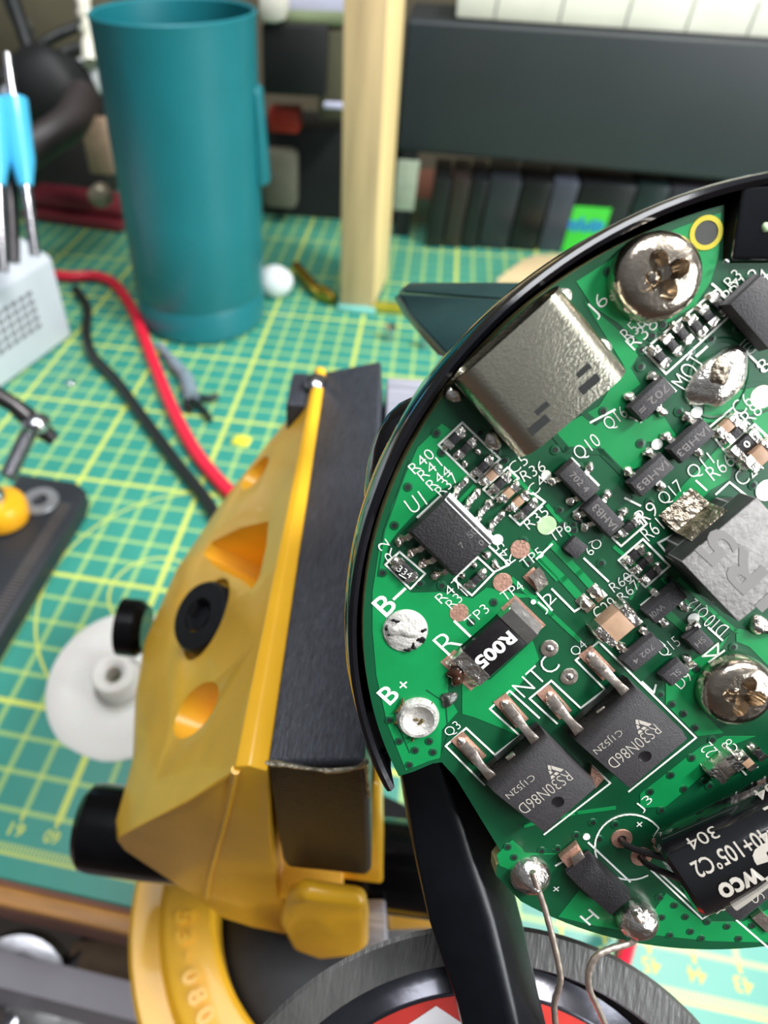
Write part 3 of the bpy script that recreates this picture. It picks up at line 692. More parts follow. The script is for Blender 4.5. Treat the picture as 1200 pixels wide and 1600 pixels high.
# bare solder pads near J2
def pad(u, v, a, b, ang, m='copper_pad', h=.06): c_ = bl(u, v); return bp(MB().box((c_.x, c_.y, h/2+.02), (a/2, b/2, h/2), ang), 'solder_pad', m, bevel=.02)
p_ = pad(836, 905, 1.1, 1.7, AR); c_ = bl(839, 903); bp(MB().ribbon([(c_.x-.3, c_.y+.5, .1), (c_.x-.1, c_.y+.3, .5), (c_.x+.25, c_.y-.4, .45), (c_.x+.45, c_.y-.75, .12)], 1.0, .16, UR), 'metal_tab', 'tin', p_)
for u, v in ((914, 942), (932, 926)):
    p_ = pad(u, v, .9, 1.45, AR, 'tin'); c_ = bl(u, v); bp(MB().blob((c_.x, c_.y, .05), .42, .7, .4, rough=.25, ang=AR), 'solder_bead', 'solder', p_)
pad(896, 853, 1.25, 1.3, AR+.1, 'epoxy_grey', .5)

# small outline transistors ------------------------------------------------
def sot(u, v, dirn, pins, txt=None, tang=None, L_=2.9, W_=1.35, H_=1.0, name='transistor', body='epoxy_grey', th=.55, tpos=(0, 0), tl=None):
    D_, E_ = (UR, UD) if dirn == 'r' else (UD, UR); ang = AR if dirn == 'r' else AD
    c_ = bl(u, v, H_)
    hx, hy = L_/2, W_/2
    def ring(k, z): return [(c_.x+D_.x*a*(hx-k)+E_.x*b*(hy-k), c_.y+D_.y*a*(hx-k)+E_.y*b*(hy-k), z) for a, b in ((-1, -1), (1, -1), (1, 1), (-1, 1))]
    if dirn == 'd': order = lambda q: list(reversed(q))
    else: order = lambda q: q
    m_ = MB(); m_.prism(order(ring(-.02, .12)), order(ring(-.12, .5)), 0); m_.prism(order(ring(-.12, .5)), order(ring(0, H_)), 0)
    root = bp(m_, name, ['resin' if body == 'epoxy' else body], bevel=.05)
    for (pu, pv) in pins:
        p_ = bl(pu, pv, .15); d_ = Vector((p_.x-c_.x, p_.y-c_.y, 0))
        sgn = 1 if d_.dot(E_) > 0 else -1; al = d_.dot(D_)
        base = Vector((c_.x, c_.y, 0))+D_*al
        st = base+E_*sgn*(hy-.1); end = base+E_*sgn*abs(d_.dot(E_))
        t_ = MB().ribbon([st+Vector((0, 0, .55)), st+E_*sgn*.3+Vector((0, 0, .5)), st+E_*sgn*.48+Vector((0, 0, .2)), end+E_*sgn*.15+Vector((0, 0, .12))], .42, .14, D_)
        t_.blob(end+Vector((0, 0, .0)), .42, .36, .42, rough=.2, seg=14, rings=5, ang=ang+math.pi/2)
        bp(t_, 'lead', 'solder', root)
    if txt:
        tx = MB(); a_ = tang; s_ = .85*L_ if tl is None else tl
        text(tx, txt, (c_.x+tpos[0], c_.y+tpos[1], H_+.012), (math.cos(a_), math.sin(a_), 0), (-math.sin(a_), math.cos(a_), 0), s_, th); bp(tx, 'marking', 'marking_faint', root, smooth=False)
    return root
sot(1021, 624, 'r', [(983, 620), (1019, 588), (1035, 645)], '702 =', AR+math.pi)
sot(1019.5, 743.5, 'r', [(981, 737), (1013, 707), (1033, 760)], 'IAHB3', AR+math.pi, tl=2.6)
sot(1083, 690, 'r', [(1041, 682), (1073, 651), (1092, 708)], 'IAHB3', AR+math.pi, tl=2.6)
sot(905.5, 753, 'd', [(864, 752), (892, 783), (921, 731)], '702 4', AD, tl=1.8, th=.45)
sot(945, 808, 'd', [(914, 824), (903, 806), (948, 773), (973, 801)], 'IAHB3', AD+math.pi, tl=2.4)
sot(1041, 945, 'r', [(1023, 927), (1070, 950), (1038, 974)], 'W0I', AR+math.pi, th=.5, tl=1.2, tpos=(-.6, -.5))
sot(1006, 1022, 'r', [(970, 1010), (1005, 985)], '702 4', AR+math.pi, tl=1.9, th=.42)
sot(1094, 1003, 'd', [(1078, 981)], 'SH', AR+math.pi, L_=1.8, W_=1.25, H_=.9, name='diode', tl=.8, th=.5)
sot(1056, 1053, 'r', [(1074, 1030)], 'SL', AR+math.pi, L_=1.7, W_=1.25, H_=.9, name='diode', tl=.8, th=.5)
sot(1196, 488, 'd', [(1174, 482)], None, 0, L_=4.2, W_=2.6, H_=1.4, name='transistor')

# eight-pin chip -------------------------------------------------------
tp = [bl(*q, 1.55) for q in ((699, 782), (768, 847), (712, 896), (644, 832))]
cc = sum(tp, Vector((0, 0)))/4
def rect(c_, lx, ly, z, off=(0, 0)): return [(c_.x+UD.x*a*lx+UR.x*b*ly+off[0], c_.y+UD.y*a*lx+UR.y*b*ly+off[1], z) for a, b in ((-1, 1), (-1, -1), (1, -1), (1, 1))]
cc = bl(706, 839, 1.55)
m_ = MB(); m_.prism(rect(cc, 2.35, 1.95, .1), rect(cc, 2.45, 2.05, .85), 1); m_.prism(rect(cc, 2.45, 2.05, .95), rect(cc, 2.38, 1.78, 1.55), 0)
chip = bp(m_, 'eight_pin_chip', ['epoxy', 'resin'], bevel=.04)
hi = MB()
hi.prism([tuple(Vector((cc.x, cc.y, 0))+UD*a+UR*b+Vector((0, 0, z))) for a, b, z in ((-2.4, 2.12, 1.2), (2.4, 2.12, 1.2), (2.4, 1.5, 1.58), (-2.4, 1.5, 1.58))],
         [tuple(Vector((cc.x, cc.y, 0))+UD*a+UR*b+Vector((0, 0, z+.02))+UR*.02) for a, b, z in ((-2.4, 2.12, 1.2), (2.4, 2.12, 1.2), (2.4, 1.5, 1.58), (-2.4, 1.5, 1.58))])
bp(hi, 'lit_side', mat('lit_epoxy', (190, 190, 192), .35, .5, .2, 2600, bump=.6, bscale=4000), chip)  # chamfer facing the lamp, its brightness painted on as a pale strip
for (u, v), s_ in [((727, 752), 1), ((746, 770), 1), ((765, 787), 1), ((783, 805), 1), ((623, 847), -1), ((642, 865), -1), ((661, 882), -1), ((680, 900), -1)]:
    p_ = bl(u, v, .15); d_ = Vector((p_.x-cc.x, p_.y-cc.y, 0)); al = d_.dot(UD); L_ = abs(d_.dot(UR)); base = Vector((cc.x, cc.y, 0))+UD*al
    t_ = MB().ribbon([base+UR*s_*(1.95)+Vector((0, 0, .9)), base+UR*s_*2.35+Vector((0, 0, .85)), base+UR*s_*2.65+Vector((0, 0, .25)), base+UR*s_*(L_+.15)+Vector((0, 0, .15))], .44, .17, UD)
    t_.blob(base+UR*s_*(L_), .36, .34, .34, rough=.25, seg=12, rings=4, ang=AR); t_.blob(base+UR*s_*(2.75), .26, .3, .34, rough=.2, seg=12, rings=4, ang=AR)
    bp(t_, 'pin', 'solder' if s_ > 0 else 'tin', chip)
tx = MB(); one('0', (752, 848), .45, mb=tx, z=1.56); lab('SD', (735, 835), (743, 828), .5, mb=tx, z=1.56); lab('7', (720, 853), (722, 851), .45, mb=tx, z=1.56)
bp(tx, 'marking', 'marking_faint', chip, smooth=False)

# current-sense resistor R005 ------------------------------------------------
cc = bl(773, 1011, .65); ca = AR
m_ = MB().box((cc.x, cc.y, .38), (2.0, 1.55, .32), ca)
rs = bp(m_, 'sense_resistor', 'resin', bevel=.05); tag(rs, 'large black resistor marked R005')
for s_, m2 in ((1, 'solder_smooth'), (-1, 'solder')):
    q = Vector((cc.x, cc.y, 0))+UR*s_*2.45
    t_ = MB().box((q.x, q.y, .42), (.55, 1.6, .36), ca, tap=.96)
    q2 = Vector((cc.x, cc.y, 0))+UR*s_*3.15
    t_.add([tuple(q2+UD*b+UR*s_*a+Vector((0, 0, z))) for a, b, z in ((-.3, -1.6, .7), (-.3, 1.6, .7), (.55, 1.6, .05), (.55, -1.6, .05), (-.3, -1.6, 0), (-.3, 1.6, 0))], [(0, 1, 2, 3), (0, 3, 4), (1, 5, 2)])
    bp(t_, 'terminal', m2, rs)
    bp(MB().box((q2.x, q2.y, .04), (.75, 1.75, .03), ca), 'solder_land', 'copper_pad', rs)
q = bl(712, 1052); bp(MB().blob((q.x, q.y, .1), .9, .7, .6, rough=.4, ang=AR), 'burnt_flux', mat('flux_brown', (58, 34, 22), .15, 0, .4, 900, coat=.6), rs)
tx = MB(); lab('R005', (796, 997), (752, 1034), 1.15, mb=tx, z=.72, bold=.035); bp(tx, 'marking', 'silk', rs, smooth=False)

# power transistors ---------------------------------------------------------
def power(tq, leads, stub, tab, texts):
    H_ = 2.2
    A, B, C_, D_ = [bl(*q, H_) for q in tq]          # front-right, rear-right, rear-left, front-left of the top face
    f_ = -UD; v3 = lambda p, z, o=Vector((0, 0, 0)): (p.x+o.x, p.y+o.y, z)
    sd = UR*.22; m_ = MB()
    top = [v3(D_, H_), v3(C_, H_), v3(B, H_), v3(A, H_)]
    mid = [v3(D_, 1.0, f_*1.15-sd), v3(C_, 1.0, UD*.2-sd), v3(B, 1.0, UD*.2+sd), v3(A, 1.0, f_*1.15+sd)]
    bot = [v3(D_, .15, f_*1.0-sd*.5), v3(C_, .15, UD*.1-sd*.5), v3(B, .15, UD*.1+sd*.5), v3(A, .15, f_*1.0+sd*.5)]
    m_.prism(mid, top, 0); m_.prism(bot, mid, 0)
    m_.f = [q for q in m_.f]
    for i, fc in enumerate(m_.f): pass
    root = bp(m_, 'power_transistor', ['epoxy_grey'], bevel=.05)
    for pu, eu in leads:
        a, b = b3(*pu, .3), b3(*eu, 1.3); e_ = (b-a); e_.z = 0; L_ = e_.length; e_.normalize()
        t_ = MB().ribbon([a+e_*.1, a+e_*L_*.42+Vector((0, 0, .08)), a+e_*L_*.60+Vector((0, 0, .85)), a+e_*L_*.72+Vector((0, 0, 1.05)), b+e_*.1+Vector((0, 0, .0))], [.8, .8, .66, .66, .9], .42, UR)
        lo = bp(t_, 'lead', 'tin', root, bevel=.05)
        c_ = a+e_*.9; bp(MB().box((c_.x, c_.y, .07), (1.5, .62, .05), math.atan2(e_.y, e_.x)), 'solder_land', 'copper_pad', root)
        g_ = MB(); c_ = a+e_*1.0; g_.blob((c_.x, c_.y, .08), 1.25, .55, .42, rough=.15, ang=math.atan2(e_.y, e_.x)); bp(g_, 'solder_fillet', 'solder', root)
    a = b3(*stub, 1.2); t_ = MB().box((a.x, a.y, 1.15), (.38, .42, .24), AR); bp(t_, 'cut_lead', 'tin', root, bevel=.04)
    if tab:
        P_ = [b3(*q, .5) for q in tab]; bp(MB().prism([(p.x, p.y, .05) for p in P_], [(p.x, p.y, .45) for p in P_]), 'drain_tab', 'copper_pad', root)
    tx = MB(); Z_ = H_+.012
    lab('RS30N86D', texts[0], texts[1], 1.02, mb=tx, z=Z_); lab('C1J52N', texts[2], texts[3], .72, mb=tx, z=Z_)
    c_ = bl(*texts[4], Z_); g = lambda x, y: (c_.x-UR.x*x+UD.x*(-y), c_.y-UR.y*x+UD.y*(-y), Z_+.012)
    # maker's mark: a triangle of zigzag bars
    for pl in ([(-.62, -.55), (-.3, -.55), (.0, .1), (-.15, .42)], [(-.15, -.55), (.12, -.55), (.22, -.3), (-.05, -.28)], [(.25, -.55), (.66, -.55), (.5, -.28), (.32, -.3)], [(.02, .62), (-.12, .45), (.1, .05), (.22, .3)], [(.16, -.15), (.44, -.15), (.28, .2), (.18, .1)]):
        tx.add([g(*p) for p in pl], [(0, 1, 2, 3)])
    bp(tx, 'marking', 'marking', root, smooth=False)
    c_ = bl(*texts[5], Z_); ej = bp(MB().lathe([(0, H_+.01), (.42, H_+.01), (.48, H_+.03)], (c_.x, c_.y, 0), seg=28), 'mould_mark', 'resin', root)
    return root
power(((1003, 1088), (1074, 1155), (984, 1232), (912, 1169)), [((923, 1026), (978, 1083)), ((857, 1087), (903, 1141))], (942, 1112), None,
      ((1024, 1140), (957, 1193), (967, 1144), (931, 1172), (1001, 1132), (1008, 1182)))
power(((863, 1163), (931, 1231), (851, 1301), (773, 1239)), [((722, 1160), (768, 1213)), ((789, 1100), (836, 1157))], (801, 1184), ((925, 1198), (945, 1217), (931, 1233), (922, 1226)),
      ((886, 1213), (817, 1264), (830, 1214), (794, 1242), (864, 1203), (872, 1253)))

# power inductor ---------------------------------------------------------
H_ = 3.6; tq = [bl(*q, H_) for q in ((1067, 878), (1183, 779))]
ux = (tq[1]-tq[0]); sdl = ux.length; ux.normalize(); uy = Vector((ux.y, -ux.x))
o0 = tq[0]; v2 = lambda a, b, z: (o0.x+ux.x*a+uy.x*b, o0.y+ux.y*a+uy.y*b, z)
def cham(k, z): s0, s1 = -k, sdl+k; c = .9; return [v2(s0+c, s0, z), v2(s1-c, s0, z), v2(s1, s0+c, z), v2(s1, s1-c, z), v2(s1-c, s1, z), v2(s0+c, s1, z), v2(s0, s1-c, z), v2(s0, s0+c, z)]
full = lambda z: [v2(-.05, -.05, z), v2(sdl+.05, -.05, z), v2(sdl+.05, sdl+.05, z), v2(-.05, sdl+.05, z)]
m_ = MB(); m_.prism(list(reversed(cham(0, .1))), list(reversed(cham(0, 1.7))), 1); m_.prism(list(reversed(full(1.7))), list(reversed(full(H_))), 0, 1)
ind = bp(m_, 'power_inductor', ['ferrite', 'ferrite_side'], bevel=.08); tag(ind, 'square grey inductor')
t_ = MB().ribbon([v2(sdl/2, -1.5, .12), v2(sdl/2, -.8, .2), v2(sdl/2, -.25, .7), v2(sdl/2, -.1, 2.2), v2(sdl/2, .15, 2.6)], 3.1, .22, (ux.x, ux.y, 0))
t_.prism([v2(sdl/2-1.5, -1.8, .02), v2(sdl/2+1.5, -1.8, .02), v2(sdl/2+1.5, -.1, .02), v2(sdl/2-1.5, -.1, .02)], [v2(sdl/2-1.4, -1.6, .15), v2(sdl/2+1.4, -1.6, .15), v2(sdl/2+1.4, -.1, .9), v2(sdl/2-1.4, -.1, .9)])
bp(t_, 'terminal', 'solder_burnt', ind)
t_ = MB().ribbon([v2(sdl/2, sdl+1.4, .12), v2(sdl/2, sdl+.6, .3), v2(sdl/2, sdl+.1, 1.4)], 3.0, .25, (ux.x, ux.y, 0)); bp(t_, 'terminal', 'tin', ind)
tx = MB(); lab('1R5', (1196, 925), (1118, 852), 2.3, mb=tx, z=H_+.02, bold=.03); bp(tx, 'marking', 'ferrite_mark', ind, smooth=False)

# USB-C socket ---------------------------------------------------------
fl, fr, rl, rr_ = bl(706, 592, 2.3), bl(880, 448, 2.3), bl(832, 700, 2.3), bl(970, 572, 2.3)
xw = ((fr-fl)+(rr_-rl)); xw.normalize(); yl = Vector((xw.y, -xw.x)); W2 = 4.5; c0 = (fl+fr)/2+yl*.0
def u3(x, y, z): return Vector((c0.x+xw.x*x+yl.x*y, c0.y+xw.y*x+yl.y*y, z))
def stad(k, z0, z1, n=8):
    r_ = (z1-z0)/2; pts = []
    for a in range(-n, n+1): t = math.pi/2*a/n; pts.append((W2-k-r_+math.cos(t)*r_, (z0+z1)/2+math.sin(t)*r_))
    return pts+[(-x, z0+z1-z) for x, z in pts]
o_p, i_p = stad(0, .05, 3.25), stad(.3, .35, 2.95); n = len(o_p)
m_ = MB(); LU = 7.2; vs = []
for y in (0, LU): vs += [u3(x, y, z) for x, z in o_p]
for y in (0, 5.6): vs += [u3(x, y, z) for x, z in i_p]
fs = []
for i in range(n):
    j = (i+1) % n
    fs += [(i, j, n+j, n+i), (2*n+i, 2*n+j, 3*n+j, 3*n+i), (i, j, 2*n+j, 2*n+i)]
fs += [tuple(n+i for i in range(n)), tuple(3*n+i for i in range(n))]
m_.add(vs, fs)
usb = bp(m_, 'usb_socket', 'steel_shell', ang=28); tag(usb, 'shiny steel socket at the board edge')
bp(MB().prism([u3(-3.2, .6, 1.3), u3(3.2, .6, 1.3), u3(3.2, 5.5, 1.3), u3(-3.2, 5.5, 1.3)], [u3(-3.2, .6, 2.0), u3(3.2, .6, 2.0), u3(3.2, 5.5, 2.0), u3(-3.2, 5.5, 2.0)]), 'contact_tongue', 'resin', usb)
sl = MB()
for (u, v) in ((912, 579), (847, 638)):
    q = bl(u, v, 3.26); sl.box((q.x, q.y, 3.262), (.52, .2, .012), math.atan2(xw.y, xw.x))
for (u, v, w_) in ((921, 600, .75), (842, 664, .75)):
    q = bl(u, v, 3.26); sl.box((q.x, q.y, 3.262), (w_, .3, .012), math.atan2(xw.y, xw.x))
bp(sl, 'latch_slots', 'hole_dark', usb)
for sx_ in (-1, 1):
    for y in (1.1, 5.6):
        a = u3(sx_*(W2+.35), y, 0); bp(MB().blob(a, .75, .62, .5, rough=.12, ang=math.atan2(yl.y, yl.x)), 'shell_tab', 'solder', usb)
for i in range(8):
    a = u3(-2.8+i*.8, LU-.25, .5); bp(MB().box((a.x, a.y, .3), (.2, .75, .2), math.atan2(xw.y, xw.x), tap=.8), 'pin', 'solder', usb)
for x_ in (-3.3, 3.3):
    bp(MB().prism([u3(x_-.6, LU-.3, .1), u3(x_+.6, LU-.3, .1), u3(x_+.6, LU+.55, .1), u3(x_-.6, LU+.55, .1)], [u3(x_-.6, LU-.3, 2.8), u3(x_+.6, LU-.3, 2.8), u3(x_+.6, LU+.3, .7), u3(x_-.6, LU+.3, .7)]), 'shell_tab', 'steel_shell', usb, bevel=.08)

# fixing screws ---------------------------------------------------------
def screw(u, v, R_, ang, lb):
    c_ = bl(u, v, 1.7)
    hd = MB().lathe([(R_*.92, 0), (R_, .35), (R_*.99, 1.0), (R_*.93, 1.45), (R_*.8, 1.75), (R_*.62, 1.87)], (c_.x, c_.y, 0), seg=64)
    # cross recess: star-shaped well
    n = 64; top, low, out_ = [], [], []
    for i in range(n):
        t = 2*math.pi*i/n; k = abs(math.cos(2*(t-ang))); rr0 = R_*(.24+.36*k**1.0)
        top.append((c_.x+math.cos(t)*rr0, c_.y+math.sin(t)*rr0, 1.9)); low.append((c_.x+math.cos(t)*rr0*.74, c_.y+math.sin(t)*rr0*.74, .6))
        out_.append((c_.x+math.cos(t)*R_*.62, c_.y+math.sin(t)*R_*.62, 1.87))
    hd.add(out_+top+low, [(i, (i+1) % n, n+(i+1) % n, n+i) for i in range(n)]+[(n+i, n+(i+1) % n, 2*n+(i+1) % n, 2*n+i) for i in range(n)]+[tuple(2*n+i for i in range(n))])
    o_ = bp(hd, 'screw', 'screw_metal'); tag(o_, lb)
    bp(MB().blob((c_.x, c_.y, .5), R_*.2, R_*.2, .35, rough=.1), 'recess_cone', 'screw_metal', o_)
    return o_
screw(1034.5, 431, 2.95, math.radians(25), 'silver cross-head screw near the corner hole')
screw(1161, 1087, 2.8, math.radians(-10), 'worn cross-head screw near the diodes')

# SMA diode beside J3 ------------------------------------------------------
tq = [bl(*q, 1.9) for q in ((904, 1385), (954, 1430), (986, 1404), (937, 1359))]
m_ = MB(); f_ = -UD*.8; s_ = UR*.2
top = [(q.x, q.y, 1.9) for q in tq]
offs = [f_-s_, UD*.3-s_, UD*.3+s_, f_+s_]
mid = [(q.x+o.x, q.y+o.y, .9) for q, o in zip(tq, offs)]; bot = [(q.x+o.x*.7, q.y+o.y*.7, .12) for q, o in zip(tq, offs)]
m_.prism(mid, top); m_.prism(bot, mid)
dio = bp(m_, 'rectifier_diode', 'epoxy', bevel=.05)
tq = [b3(*q, .5) for q in ((874, 1340), (902, 1317), (921, 1350), (897, 1368))]
bp(MB().prism([(q.x, q.y, .05) for q in tq], [(q.x, q.y, .6) for q in tq]), 'terminal', 'copper_pad', dio, bevel=.08)
tq = [b3(*q, .9) for q in ((893, 1342), (908, 1330), (921, 1350), (900, 1367))]
bp(MB().prism([(q.x, q.y, .5) for q in tq], [(q.x, q.y, .9) for q in tq]), 'terminal', 'tin', dio, bevel=.06)
# large chip under the capacitor
tq = [bl(*q, 1.8) for q in ((1117, 1409), (1150, 1438), (1160, 1437), (1232, 1380), (1190, 1340))]
uc = bp(MB().poly([tuple(q) for q in tq], .15, 1.8), 'power_chip', 'epoxy_grey', bevel=.06)
tx = MB(); lab('S8', (1184, 1403), (1174, 1391), 1.0, mb=tx, z=1.82); bp(tx, 'marking', 'marking', uc, smooth=False)
t_ = MB().box((*bl(1194, 1440, .2), .2), (1.2, .5, .15), AD); bp(t_, 'terminal', 'tin', uc)
# electrolytic capacitor lying over the board
ca_, cb_ = b3(1056, 1366, 3.6), b3(1248, 1272, 3.6); ax_ = (cb_-ca_).normalized(); RC = 3.15
cp = MB().lathe([(0, .25), (RC-1.2, .2), (RC-.35, 0), (RC-.05, .3), (RC, .8), (RC, 16), (0, 16)], ca_-ax_*.2, ax_, 72)
cap = bp(cp, 'electrolytic_capacitor', 'sleeve'); tag(cap, 'black sleeved can capacitor lying over the board')
side = ax_.cross(Vector((0, 0, 1))).normalized()            # +side points down-right in the picture
upn = side.cross(ax_).normalized()
if upn.z < 0: upn = -upn
tx = MB()
def oncap(along, around):
    def f_(x, y):
        # text runs against the axis; its height wraps round the can
        t = (around+y)/RC; L_ = along-x
        return tuple(ca_+ax_*L_+(side*(-math.sin(-t))+upn*math.cos(t))*(RC+.09))
    return f_
text(tx, 'wco', None or (0, 0, 0), (1, 0, 0), (0, 1, 0), 3.3, 1.25, bold=.03, mapf=oncap(3.4, -.35))
text(tx, 'J', (0, 0, 0), (1, 0, 0), (0, 1, 0), 1.7, 2.6, bold=.05, mapf=oncap(5.9, -.7))
text(tx, '-40+105°C2', (0, 0, 0), (1, 0, 0), (0, 1, 0), 6.2, 1.15, bold=.01, mapf=oncap(4.2, -2.3))
text(tx, '304', (0, 0, 0), (1, 0, 0), (0, 1, 0), 2.3, .9, bold=.0, mapf=oncap(3.0, -3.9))
text(tx, '0', (0, 0, 0), (1, 0, 0), (0, 1, 0), .8, 1.1, bold=.02, mapf=oncap(1.2, 1.9))
text(tx, '10°C2', (0, 0, 0), (1, 0, 0), (0, 1, 0), 3.0, 1.2, bold=.01, mapf=oncap(9.3, -3.3))
text(tx, '04', (0, 0, 0), (1, 0, 0), (0, 1, 0), 1.6, 1.0, bold=.01, mapf=oncap(8.9, -4.9))
sw = []
for i in range(16):
    t = i/15; sw.append(Vector(oncap(2.2+t*4.2, 1.9-1.7*t)(0, 0)))
tx.tube(sw, [.34-.02*i for i in range(8)]+[.2]*8, 8)
bp(tx, 'sleeve_print', 'marking', cap, smooth=False)
for (u, v) in ((971, 1310), (1001.6, 1338)):
    p_ = b3(u, v, .05); k = -1.0 if u < 990 else 1.0
    e_ = ca_+side*k*1.1-ax_*.1-upn*.3
    bp(MB().tube(spline([p_-Vector((0, 0, .6)), p_+Vector((0, 0, .7)), p_+(e_-p_)*.45+Vector((0, 0, .35)), e_+ax_*.4], 6), .27, 8), 'lead', 'dark_metal', cap)
# dark solder lump beside the inductor
j_ = joint(1189, 978, 1.0, .8, .8, 'solder', .25)

# ================================================================== HOUSING
hs = bpy.data.objects.new('plastic_housing', None); COL.objects.link(hs); hs.matrix_world = BM; hs.empty_display_size = .01
tag(hs, 'glossy black plastic housing shell and arm around the round green circuit board', 'housing')
sh = MB().lathe([(29.0, -13.5), (31.1, -1.7), (31.15, .9), (31.5, 1.15), (31.8, 1.0), (32.0, .3), (31.9, -2), (31.0, -8), (29.4, -14), (26, -22), (18, -26), (0, -27)], (0, 0, 0), (0, 0, 1), 120, a0=math.radians(-52), a1=math.radians(-52)+math.radians(259), ref=(1, 0, 0))
bp(sh, 'shell', 'black_gloss', hs)
sbp = bl(640, 800, -4); bp(MB().blob((sbp.x+2.0, sbp.y-.3, -7.5), 5.2, 9.5, 4.2, half=False, rough=.02, ang=.12, seg=30, rings=16), 'side_bump', 'black_gloss', hs)
bp(MB().lathe([(0, -6.0), (30.4, -6.0), (30.4, -7)], (0, 0, 0), (0, 0, 1), 60), 'inner_floor', 'black_gloss', hs)
tb = MB().prism([(q1.x+.15, q1.y+.1, -3), (-q1.x, q1.y+.1, -3), (-q1.x, 31.2, -3), (q1.x+.15, 31.2, -3)], [(q1.x+.15, q1.y+.1, .7), (-q1.x, q1.y+.1, .7), (-q1.x, 31.2, .9), (q1.x+.15, 30.6, .9)])
nb = bp(tb, 'locating_block', 'black_gloss', hs, bevel=.25, seg=3)
q = bl(1136, 408, .7); bp(MB().blob((q.x, q.y, .6), .22, .16, .15), 'glue_drop', 'chrome', nb)
q = bl(1198, 355, .9); bp(MB().blob((q.x, q.y, .8), .3, .3, .2), 'glue_drop', 'tp_pale', nb)
# pointed fin behind the rim
def ld(u, v, D_): return loc(dep(u, v, D_))
fa = [ld(640, 441, 88), ld(835, 441, 80), ld(800, 468, 78), ld(628, 455, 86)]
fb = [ld(621, 458, 85), ld(800, 468, 77), ld(770, 520, 74), ld(700, 560, 74), ld(640, 492, 83)]
fm = MB(); fk = Vector((0, 0, -5))
fm.prism([p+fk for p in fa], fa); fm.prism([p+fk for p in fb], fb)
bp(fm, 'pointed_fin', mat('fin_green', (24, 52, 54), .35, 0, .15, 200, coat=.3), hs, bevel=.5, seg=3)
# the arm
sec = []
for (ul, ur, ud, v, D_) in ((618, 684, 722, 1165, 59), (636, 705, 762, 1250, 58.5), (650, 733, 790, 1340, 58), (671, 765, 816, 1440, 57.5), (715, 796, 846, 1570, 57), (735, 815, 868, 1660, 56.5)):
    L_, Rg, Rt = ld(ul, v, D_+1.6), ld(ur, v, D_), ld(ud, v, D_+3.2)
    R0 = ld(ur-7, v, D_+.05); R1 = ld(ur+8, v, D_+.2)
    bk = Vector((0, 0, -6.0))
    sec.append([L_, R0, R1, Rt, Rt+bk, L_+bk])
ar_ = MB(); k = 6
ar_.add([p for s_ in sec for p in s_], [(i*k+j, i*k+(j+1) % k, (i+1)*k+(j+1) % k, (i+1)*k+j) for i in range(len(sec)-1) for j in range(k)]+[tuple(reversed(range(k))), tuple((len(sec)-1)*k+j for j in range(k))])
bp(ar_, 'support_arm', mat('arm_black', (10, 12, 17), .3, 0, .2, 400, bump=.1, bscale=500, spec=.35), hs, bevel=.25, seg=2)

# ================================================================== ROUND METAL CAN below the board
mat('can_steel', (150, 150, 148), .38, .9, .16, 120, bump=.35, bscale=600, stretch=(4, .4, 1))
mat('can_dark', (84, 84, 90), .2, .95, .15, 200, bump=.1, bscale=400)
mat('label_red', (190, 52, 44), .5, 0, .08, 400); mat('label_white', (226, 222, 224), .5, 0, .05)
cn_c = dep(755, 1901, 66); zz = (RT @ Vector((0, 0, -1))).normalized()
cn = empty('metal_can', 'round open steel can with red and white label disc, below the circuit board', 'metal can', cn_c)
Rc = 454*66/FPX
cnm = MB().lathe([(Rc-.8, -1.6), (Rc, -.4), (Rc-.25, 0), (Rc-3.6, .1), (Rc-3.9, -.3), (Rc-4.0, -1.2)], cn_c, zz, 120)
part(cnm, 'rim', 'can_steel', cn)
part(MB().lathe([(Rc-3.9, -1.0), (Rc-4.4, -2.2), (Rc-5.4, -2.7), (Rc-6.6, -2.2), (Rc-7.3, -1.4), (Rc-7.5, -1.3), (0, -1.3)], cn_c, zz, 120), 'channel', 'can_dark', cn)
part(MB().lathe([(0, -1.25), (Rc-7.7, -1.25), (Rc-7.75, -1.3)], cn_c, zz, 96), 'label_disc', 'label_red', cn)
xx = (RT @ Vector((1, 0, 0))).normalized(); xx = (xx-zz*xx.dot(zz)).normalized(); yy = zz.cross(xx)
tri = MB().add([cn_c+zz*-1.2+xx*a+yy*b for a, b in ((-4.4, 20.0), (-9.8, 16.4), (-13, 0), (5, 0), (1, 16.4))], [(0, 1, 2, 3, 4)])
part(tri, 'label_print', 'label_white', cn, smooth=False)

# ================================================================== THINGS ON THE MAT
# teal tube cup
mat('teal_plastic', (22, 112, 122), .42, 0, .05, 60, coat=.1)
cc = Vector((-18.6, 272, 0))
cup = empty('storage_tube', 'tall teal plastic tube with an open top, standing on the cutting mat', 'tube', cc)
part(MB().lathe([(0, .5), (33, .5), (34.2, 2), (34.4, 16), (33.8, 17.5), (34.5, 19), (34.5, 60), (34.6, 134), (35.0, 137.2), (34.2, 137.8), (33.0, 137), (32.6, 60), (33.5, 6), (0, 5)], cc, (0, 0, 1), 80), 'body', 'teal_plastic', cup)
cl = MB(); d_ = Vector((math.cos(math.radians(3)), math.sin(math.radians(3)), 0)); sd = Vector((-d_.y, d_.x, 0))
p_ = cc+d_*34.2
cl.prism([p_-sd*5-Vector((0, 0, 0))+Vector((0, 0, 70)), p_+sd*5+Vector((0, 0, 70)), p_+sd*6+Vector((0, 0, 112)), p_-sd*6+Vector((0, 0, 112))],
         [p_+d_*5.4-sd*4+Vector((0, 0, 72)), p_+d_*5.4+sd*4+Vector((0, 0, 72)), p_+d_*2.4+sd*5+Vector((0, 0, 110)), p_+d_*2.4-sd*5+Vector((0, 0, 110))])
part(cl, 'side_clip', 'teal_plastic', cup, bevel=1.5, seg=3)

